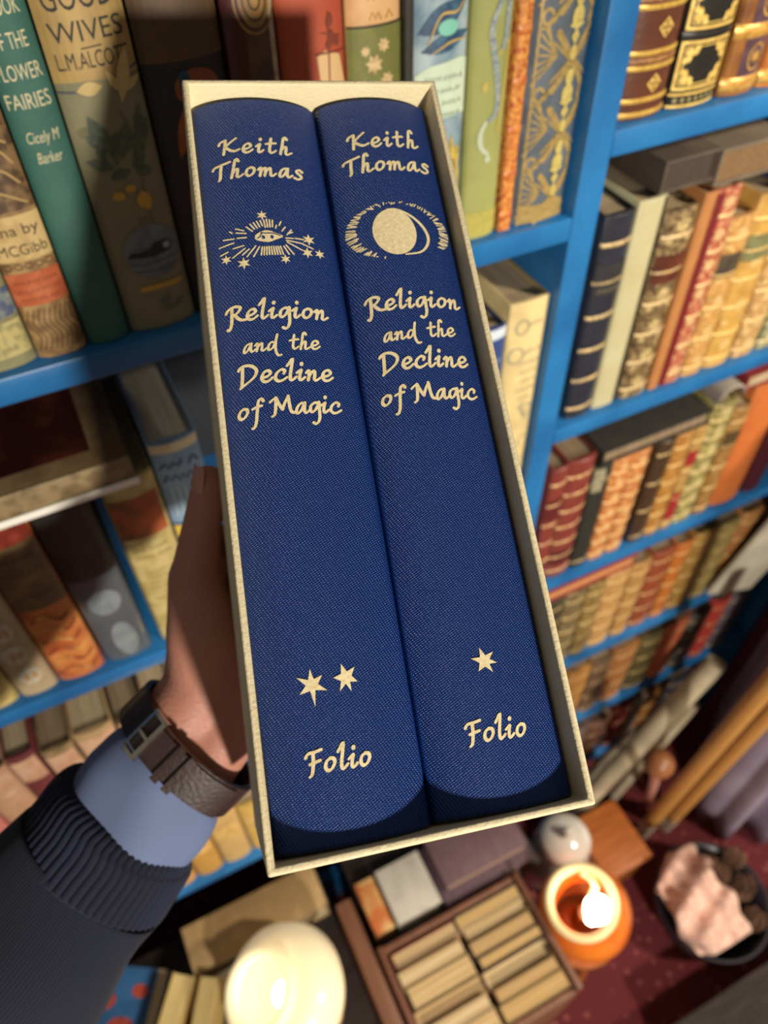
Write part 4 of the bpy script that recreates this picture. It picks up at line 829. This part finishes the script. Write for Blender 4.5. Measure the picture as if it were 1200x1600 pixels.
# ------------------------------------------------------------------ low table and things on it, below the shelves
WOOD = M('6d4a30', .5, '8a6242', 12, .3, .7, stretch=(1, 12, 12)); DWOOD = M('241d1c', .55, '352a26', 10, .3, .7, stretch=(1, 10, 10)); RWOOD = M('6a4432', .5, '7c5440', 12, .3, .7, stretch=(10, 1, 10))
t = empty('low_table', (-.13, .29, -.10)); tag(t, 'low dark wooden table under the white glass lamp', 'table')
MB().box(-.28, .180, -.21, .118, .265, .285).build('table_top', DWOOD, t, bevel=.002)
for sx, sy in ((-.25, -.18), (.155, -.18), (-.25, .09), (.155, .09)): MB().box(sx - .018, sx + .018, sy - .018, sy + .018, 0, .265).build('leg', DWOOD, t, bevel=.002)
TZ = .185 + .0004
GT = 'things on the low table'
# white glass globe lamp: the globe tips towards the left on its stem
lp = empty('table_lamp', (-.030, .240, TZ)); tag(lp, 'white glass globe table lamp with an open ring top, lit', 'lamp')
MB().lathe([(0, 0), (.052, 0), (.054, .006), (.030, .014), (.016, .024), (.016, .048), (0, .048)], 36).build('base', M('8a6a3a', .3, metal=.8), lp)
TILT = Matrix.Translation((0, 0, .048)) @ Matrix.Rotation(radians(-27), 4, Vector((.25, 1, 0)))
GLASS = M('f6e6bd', .3, emit=.34, coat=.6)
def lp_part(prof, n, name, mat, par=None): o = MB().lathe(prof, n).build(name, mat, lp, 80); o.matrix_local = TILT; return o
lp_part([(.018, .0), (.050, .004), (.074, .018), (.088, .046), (.085, .072), (.068, .092), (.050, .100), (.047, .097), (.064, .088), (.080, .071), (.083, .046), (.070, .022), (.048, .008), (.018, .004)], 56, 'globe_shade', GLASS)
lp_part([(.0490, .098), (.0535, .106), (.0525, .118), (.046, .121), (.040, .118), (.0385, .108), (.042, .098), (.0490, .098)], 48, 'ring_collar', M('fbeab8', .4, emit=.55))
lp_part([(0, .004), (.011, .006), (.012, .024), (.017, .036), (.019, .048), (.016, .060), (.010, .068), (0, .070)], 28, 'bulb', M('fff3d0', .4, emit=5.))
_p = TILT @ Vector((0, 0, .125)); point_light('globe_bulb', (-.030 + _p.x, .240 + _p.y, TZ + _p.z), .02, (1, .86, .62), .02)
flat('long tan book lying flat behind the white globe lamp', -.165, .045, .335, .402, TZ, .050, M('a78a5e', .6, 'b89a6c', 30), GT, M('c2b193', .8, 'ab9a7c', 500))
for k in range(3):
    o = MB().box(-.062, .062, -.014, .014, 0, .009).build('booklet', M('e2dccf', .7, 'c8c2b6', 300, stretch=(.1, 1, 30)), bevel=.001); o.location = (-.150 + .004 * k, .317 - .002 * k, TZ + .0095 * k); o.rotation_euler = (0, 0, .04 * (k - 1))
    tag(o, ('lowest white booklet of the stack by the globe lamp', 'middle white booklet of the stack by the globe lamp', 'topmost white booklet of the stack by the globe lamp')[k], 'booklet', 'white booklets by the lamp')
for k, (x, y, a, lab) in enumerate(((-.214, .286, .95, 'left yellowed paperback standing by the globe lamp, fore edge up'), (-.174, .262, 1.05, 'yellowed paperback between its twin and the globe lamp, fore edge up'))):
    r = empty('book', (x, y, TZ)); tag(r, lab, 'book', 'yellowed paperbacks by the globe lamp'); r.rotation_euler = (0, 0, a)
    MB().box(-.065, .065, -.014, .014, .0, .062).build('page_block', M('d8c48a', .8, 'b89e62', 700, .35, .7, stretch=(.02, 1, .02)), r, sharp=None)
    for s_ in (-1, 1): MB().box(-.066, .066, s_ * .0148 - .0006, s_ * .0148 + .0006, 0, .063).build('cover', M('c9ad6a', .6), r)
r = flat('blue board covered book with red figures at the left end of the low table', -.352, -.222, .290, .410, TZ, .016, M('2a5580', .5, '346394', 30), GT, M('c8b68c', .8, 'b09e76', 500)); r.rotation_euler = (0, 0, -.55)
P = MB()
for x, y, rr_ in ((-.02, .015, .018), (.015, -.02, .022), (.03, .03, .012), (-.035, -.03, .014)): P.prism(el(x, y, rr_, rr_ * .75, 14), .0160, .0164)
P.build('red_figures', M('a8432e', .5, '6e2a2a', 60), r); MB().box(.050, .0645, -.060, .060, .0161, .0164).build('cream_border', M('cbb88c', .6), r)
# brown board: the table's raised end and the book crate
o = MB().box(0, .024, 0, .205, 0, .36).build('board', RWOOD, bevel=.002); o.location = (.0535, .118, -.10); tag(o, 'reddish brown wooden board standing on edge between globe lamp and book crate', 'board')
cr = empty('book_crate', (.21, .185, -.10)); tag(cr, 'open wooden crate packed with old paperbacks standing on the carpet', 'crate')
def crp(x0, x1, y0, y1, z0, z1, mat=RWOOD): MB().box(x0 - .21, x1 - .21, y0 - .185, y1 - .185, z0 + .10, z1 + .10).build('side_panel' if z1 > 0.05 else 'bottom_panel', mat, cr, bevel=.0015)
crp(.084, .094, .075, .247, -.10, .246); crp(.316, .324, .075, .247, -.10, .246); crp(.094, .316, .075, .084, -.10, .225); crp(.094, .316, .238, .247, -.10, .236); crp(.094, .316, .084, .238, -.099, .04)
GK = 'paperbacks in the wooden crate'
TANS = ['cfb486', 'c0a06a', 'd6c09a', 'b8986a', 'cab08a', 'd8c49a']
CV = ['b49a70', '8e7a58', '3c3a36', 'c9b48c', 'a08458', '5a4a3c', 'b89a68', '7a3a30']
def paperback(x0, x1, y0, y1, zt, pc, cc, label):
    r = empty('book', ((x0 + x1) / 2, (y0 + y1) / 2, .0405)); tag(r, label, 'book', GK); a, d, h = (x1 - x0) / 2, (y1 - y0) / 2, zt - .0405
    MB().box(-a + .001, a - .002, -d + .0009, d - .0009, 0, h - .001).build('page_block', M(pc, .85, 'a58658', 500, .35, .75, stretch=(.015, 1, .015)), r, sharp=None)
    mb = MB().box(-a, a, -d, -d + .0008, 0, h).box(-a, a, d - .0008, d, 0, h).box(-a, -a + .0009, -d + .0008, d - .0008, 0, h); mb.build('cover', M(cc, .55), r)
ordn = ['nearest the front panel', 'second from the front', 'third from the front', 'fourth from the front', 'fifth from the front', 'sixth from the front', 'seventh from the front', 'eighth from the front', 'ninth from the front', 'tenth from the front']
for col_, x0, x1, th in (('left', .097, .204, [.024, .018, .022, .027, .020, .024]), ('right', .207, .315, [.022, .017, .025, .015, .020, .018, .016])):
    y = .0855
    for k, t_ in enumerate(th):
        dz = [.0, .004, -.010, .003, .006, -.004, .002, .005, -.006, .003][k] ; cc = CV[(k * 3 + (col_ == 'right')) % 8] if not (col_ == 'left' and k == 5) else 'a03a38'
        paperback(x0 + .003 * (k % 2), x1 - .004 * ((k + 1) % 3) / 2, y, y + t_, .238 + dz, TANS[(k * 2 + (col_ == 'right')) % 6], cc, 'tan paged paperback in the %s column of the crate, %s' % (col_, ordn[k])); y += t_ + .0022
# books lying on the table end behind the crate
sb = empty('bench', (.27, .310, -.10)); tag(sb, 'dark wooden bench holding mauve and grey books behind the crate', 'bench'); MB().box(-.180, .11, -.058, .095, .275, .295).build('seat', DWOOD, sb, bevel=.002)
for sx in (-.155, .085): MB().box(sx - .02, sx + .02, -.045, .085, 0, .275).build('leg', DWOOD, sb, bevel=.002)
BZ = .1955
flat('lower mauve book lying flat on the bench behind the crate', .207, .365, .256, .345, BZ, .030, cloth('4a3440', '5a4250'), 'books on the bench', M('a08a70', .8, '8a745c', 500))
flat('upper mauve brown book lying flat on the bench behind the crate', .215, .360, .272, .350, BZ + .0305, .026, cloth('5a4248', '6a5058'), 'books on the bench', M('b49a78', .8, '9a8262', 500))
flat('grey white book lying on the bench, left of the mauve pair', .128, .202, .262, .345, BZ, .040, M('b8b2a8', .6, 'a29c94', 20), 'books on the bench', M('c8c0b0', .8, 'aaa294', 500))
flat('small orange and tan book on the bench at its left end', .0925, .124, .265, .345, BZ, .030, M('b4642e', .6, 'c9a468', 30), 'books on the bench')

# ------------------------------------------------------------------ right foreground: orange lamp, white glass, rolls, poles, bowl
st = empty('stool', (.408, .165, -.10)); tag(st, 'small orange brown wooden stool under the orange lamp', 'stool')
OW = M('8a4a1c', .45, 'a8602a', 14, .3, .7, stretch=(1, 10, 10))
MB().lathe([(0, .19), (.068, .19), (.070, .195), (.070, .208), (.066, .212), (0, .212)], 36).build('seat', OW, st)
for k in range(3): a = 2 * pi * k / 3 + .4; MB().tube([(.045 * cos(a), .045 * sin(a), .192), (.060 * cos(a), .060 * sin(a), 0)], [.011, .009], up=(0, 1, .2)).build('leg', OW, st)
lz = .1124
lo = empty('table_lamp', (.408, .160, lz)); tag(lo, 'orange glass table lamp with a cream ring top, lit, right of the crate', 'lamp')
OG = M('c8561a', .3, 'e8822a', 18, .3, .7, emit=.22, coat=.4)
MB().lathe([(0, 0), (.040, 0), (.042, .005), (.020, .014), (.013, .026), (.013, .060), (0, .060)], 32).build('base', M('6a4020', .35, metal=.5), lo)
LT2 = Matrix.Translation((0, 0, .05)) @ Matrix.Rotation(radians(-15), 4, Vector((.1, 1, 0))) @ Matrix.Translation((0, 0, -.05))
gs = MB().lathe([(.052, .030), (.068, .050), (.070, .085), (.062, .120), (.048, .150), (.044, .156), (.041, .152), (.058, .118), (.066, .085), (.064, .052), (.050, .034)], 48).build('glass_shade', OG, lo, 80); gs.matrix_local = LT2
rc = MB().lathe([(.045, .152), (.052, .156), (.054, .166), (.052, .173), (.046, .174), (.043, .168), (.043, .156), (.045, .152)], 48).build('ring_collar', M('ecd7a2', .45, emit=.06), lo, 80); rc.matrix_local = LT2
MB().lathe([(0, .060), (.010, .062), (.011, .085), (.019, .104), (.0205, .118), (.016, .132), (.008, .139), (0, .140)], 26, c=(.0, -.010, 0)).build('bulb', M('fff2cc', .4, emit=16.), lo, 80)
MB().tube([(.012, .012, .060), (.012, .016, .13), (.006, .026, .150), (-.006, .038, .160)], [.005, .0055, .005, .005], up=(1, 0, 0), n=10).build('shade_arm', M('e4d2a4', .5), lo)
point_light('orange_bulb', (.405, .15, lz + .20), .12, (1, .78, .48), .02)
wv = empty('glass_jar', (.470, .286, -.10)); tag(wv, 'shiny white glass jar with a lid beyond the orange lamp, at the slipcase corner', 'jar')
MB().lathe([(0, 0), (.040, 0), (.050, .02), (.054, .08), (.052, .14), (.044, .178), (0, .178)], 40).build('body', M('f6f4ee', .15, 'eae6dc', 10, coat=.8), wv, 60)
MB().lathe([(.046, .178), (.047, .186), (.040, .198), (.022, .208), (.006, .212), (.010, .222), (.008, .230), (0, .232)], 40).build('lid', M('f4f2ea', .12, coat=.8), wv, 80)
for k, (a, e, r_, lab) in enumerate(((on_y(925, 1240, .345), on_y(1120, 1035, .345), .017, 'longest cream paper roll leaning right above the white jar'), (on_y(962, 1240, .340), on_y(1085, 1100, .340), .010, 'short cream paper roll just left of the cane'), (on_y(912, 1222, .385), on_y(1040, 1108, .385), .013, 'greyish paper roll leaning behind the longest roll'))):
    t_ = empty('paper_roll', a); tag(t_, lab, 'paper roll', 'cream paper rolls'); CRM = M(('b5a88e', 'b0a48c', '948a78')[k], .6, ('a3977e', 'a0947c', '857b6a')[k], 20)
    a2 = a + (a - e).normalized() * ((a.z + .099) / max(.2, (e - a).normalized().z)) if k else a + (a - e).normalized() * .08
    MB().tube([tuple(a2 - a), tuple(e - a)], [r_, r_], up=(0, 1, 0), n=28).build('sheet', CRM, t_); MB().tube([tuple((e - a) * .99), tuple((e - a) * 1.003)], [r_ * .45, r_ * .45], up=(0, 1, 0), n=20).build('dark_core', M('8a7658', .8), t_)
xb = empty('wooden_box', (.572, .262, -.10)); tag(xb, 'small orange brown wooden box between the orange lamp and the poles', 'box')
MB().box(-.045, .045, -.055, .055, 0, .105).build('body', OW, xb, bevel=.002); MB().box(-.049, .049, -.059, .059, .105, .117).build('lid', OW, xb, bevel=.002)
POLE = M('b07c3e', .42, 'c69250', 20, .3, .7, stretch=(30, 30, 1))
for k, (a, e, lab) in enumerate(((on_z(1003, 1300, -.10), on_y(1200, 1070, .228), 'honey coloured wooden pole with a painted lamplit foot, left of the leaning pair'), (on_z(1038, 1290, -.10), on_y(1219, 1095, .226), 'honey coloured wooden pole with a painted lamplit foot, right of the leaning pair'))):
    t_ = empty('wooden_pole', a); tag(t_, lab, 'pole', 'wooden poles'); d = (e - a) * 1.25
    MB().tube([tuple(d * .08), tuple(d)], [.013, .013], up=(0, 1, 0), n=20).build('shaft', POLE, t_); MB().tube([(0, 0, .002), tuple(d * .08)], [.0135, .0135], up=(0, 1, 0), n=20).build('pale_foot', M('e4dccb', .5), t_)  # lower end coloured paler to paint lamplight on the wood
a = on_z(1012, 1258, -.097); kb = on_y(1030, 1193, .25); d = kb - a; wc_ = empty('walking_cane', a); tag(wc_, 'pink shafted cane with a round brown knob, left of the wooden poles', 'cane')
MB().tube([(0, 0, 0), tuple(d * .96)], [.007, .0085], up=(0, 1, 0), n=16).build('shaft', M('c98f84', .45, 'b87a6e', 30), wc_)
mb = MB().lathe([(0, -.022)] + [(.022 * sin(pi * i / 10), -.022 * cos(pi * i / 10)) for i in range(1, 10)] + [(0, .022)], 24); kn = mb.build('knob', M('7a4a28', .4, '8e5a34', 20), wc_, 80); kn.location = d

# lilac curtain hanging in folds at the right end of the bookcase
path = [(.995, .41), (.955, .375), (.905, .325), (.845, .268), (.800, .222), (.84, .172), (.93, .12), (1.06, .07), (1.22, .02), (1.4, -.02)]
pp = cat(path, 14); mb = MB(); nz = 16; acc = 0
for i, (x, y) in enumerate(pp):
    q = pp[min(i + 1, len(pp) - 1)]; o_ = pp[max(i - 1, 0)]; tx, ty = q[0] - o_[0], q[1] - o_[1]; l = math.hypot(tx, ty) or 1; acc += l / 2
    for j in range(nz + 1):
        z = -.085 + 1.1 * j / nz; k_ = (.016 * sin(acc * 95) + .007 * sin(acc * 41 + z * 3)) * (1 - .25 * j / nz); mb.v.append((x - ty / l * k_, y + tx / l * k_, z))
for i in range(len(pp) - 1):
    for j in range(nz): mb.f.append((i * (nz + 1) + j, (i + 1) * (nz + 1) + j, (i + 1) * (nz + 1) + j + 1, i * (nz + 1) + j + 1))
cu = mb.build('curtain', M('8d7f95', .75, '9c8fa4', 8), None, 80); so = cu.modifiers.new('cloth_thickness', 'SOLIDIFY'); so.thickness = .003
tag(cu, 'lilac grey curtain hanging in folds at the right edge', 'curtain')

# dark bowl with a pale pink knitted cloth and dried cones
BW = Vector((.672, .098, -.10)); bo = empty('bowl', BW); tag(bo, 'round dark bowl on the carpet filled with dried cones and cloth', 'bowl')
MB().lathe([(0, 0), (.055, 0), (.062, .006), (.088, .045), (.098, .090), (.099, .100), (.094, .100), (.083, .048), (.058, .012), (0, .010)], 48).build('body', M('1c1a22', .4, '2a2630', 20, coat=.2), bo, 80)
tg = MB().lathe([(.0955, .097), (.100, .099), (.100, .104), (.0955, .104)], 48).build('rim', M('26232c', .35), bo, 80)
# crumpled knitted cloth
mb = MB(); n = 34; r5 = random.Random(5)
for i in range(n + 1):
    for j in range(n + 1):
        s_, t_ = -1 + 2 * i / n, -1 + 2 * j / n; x = -.036 + .068 * s_; y = .012 + .082 * t_
        z = .186 - .082 * (s_ * s_ * .7 + t_ * t_ * .75) + .016 * sin(5 * s_ + 2.5 * t_) + .011 * sin(9 * t_ - 3 * s_) + .004 * sin(17 * s_ + 6 * t_); rr_ = math.hypot(x, y)
        lim = .098 + .004 * sin(7 * t_ + 3 * s_)
        if rr_ > lim: x *= lim / rr_; y *= lim / rr_; rr_ = lim
        mb.v.append((x, y, max(z, .109 if rr_ > .082 else .075)))
for i in range(n):
    for j in range(n): a0 = i * (n + 1) + j; mb.f.append((a0, a0 + n + 1, a0 + n + 2, a0 + 1))
kc = mb.build('knitted_cloth', M('c79a8c', .9, 'e0bfae', 120, .35, .65, .8, 260), None, 80); kc.location = BW; so = kc.modifiers.new('cloth_thickness', 'SOLIDIFY'); so.thickness = .004
tag(kc, 'crumpled pale pink knitted cloth lying in the dark bowl', 'cloth')
CONE = M('4a3226', .7, '6e4c38', 60, .3, .7); spots = [(.052, .045), (.070, .012), (.058, -.026), (.030, -.066), (.074, .040), (.036, .074)]
for k, (x, y) in enumerate(spots):
    mb = MB(); h = .040; rows = 7
    for q in range(rows):
        z = .006 + h * q / rows; rad = .0165 * sin(pi * (q + 1.2) / (rows + 1.6))
        for s_ in range(8):
            a = 2 * pi * (s_ + .5 * (q % 2)) / 8; c0 = Vector((cos(a) * rad, sin(a) * rad, z)); ti = Vector((cos(a) * (rad + .0065), sin(a) * (rad + .0065), z + .004)); sdv = Vector((-sin(a), cos(a), 0)) * .0052
            base = len(mb.v); mb.v += [tuple(c0 * .55 + Vector((0, 0, z * .45))), tuple(c0 + sdv - Vector((0, 0, .002))), tuple(ti), tuple(c0 - sdv - Vector((0, 0, .002))), tuple(c0 + Vector((0, 0, .004)))]
            mb.f += [(base, base + 1, base + 4), (base + 1, base + 2, base + 4), (base + 2, base + 3, base + 4), (base + 3, base, base + 4), (base, base + 3, base + 2, base + 1)]
    mb.lathe([(0, .002), (.010, .008), (.013, .020), (.008, .036), (0, .044)], 10)
    o = mb.build('pine_cone', CONE, None, 50); o.location = BW + Vector((x * .93, y * .93, .080 + .006 * (k % 3))); o.rotation_euler = (r5.uniform(-1, 1), r5.uniform(-1, 1), r5.uniform(0, 6))
    tag(o, 'small dried brown cone in the dark bowl beside the pink cloth', 'cone', 'dried cones in the bowl')
# dark low chest in the corner
ch = empty('low_chest', (.72, -.14, -.10)); tag(ch, 'low dark wooden chest cut by the bottom right corner', 'chest')
MB().box(-.255, .30, -.14, .115, 0, .085).build('body', DWOOD, ch, bevel=.003); MB().box(-.262, .307, -.147, .122, .085, .100).build('lid', M('2e2a28', .45, '3c3632', 12, stretch=(1, 10, 10)), ch, bevel=.003)
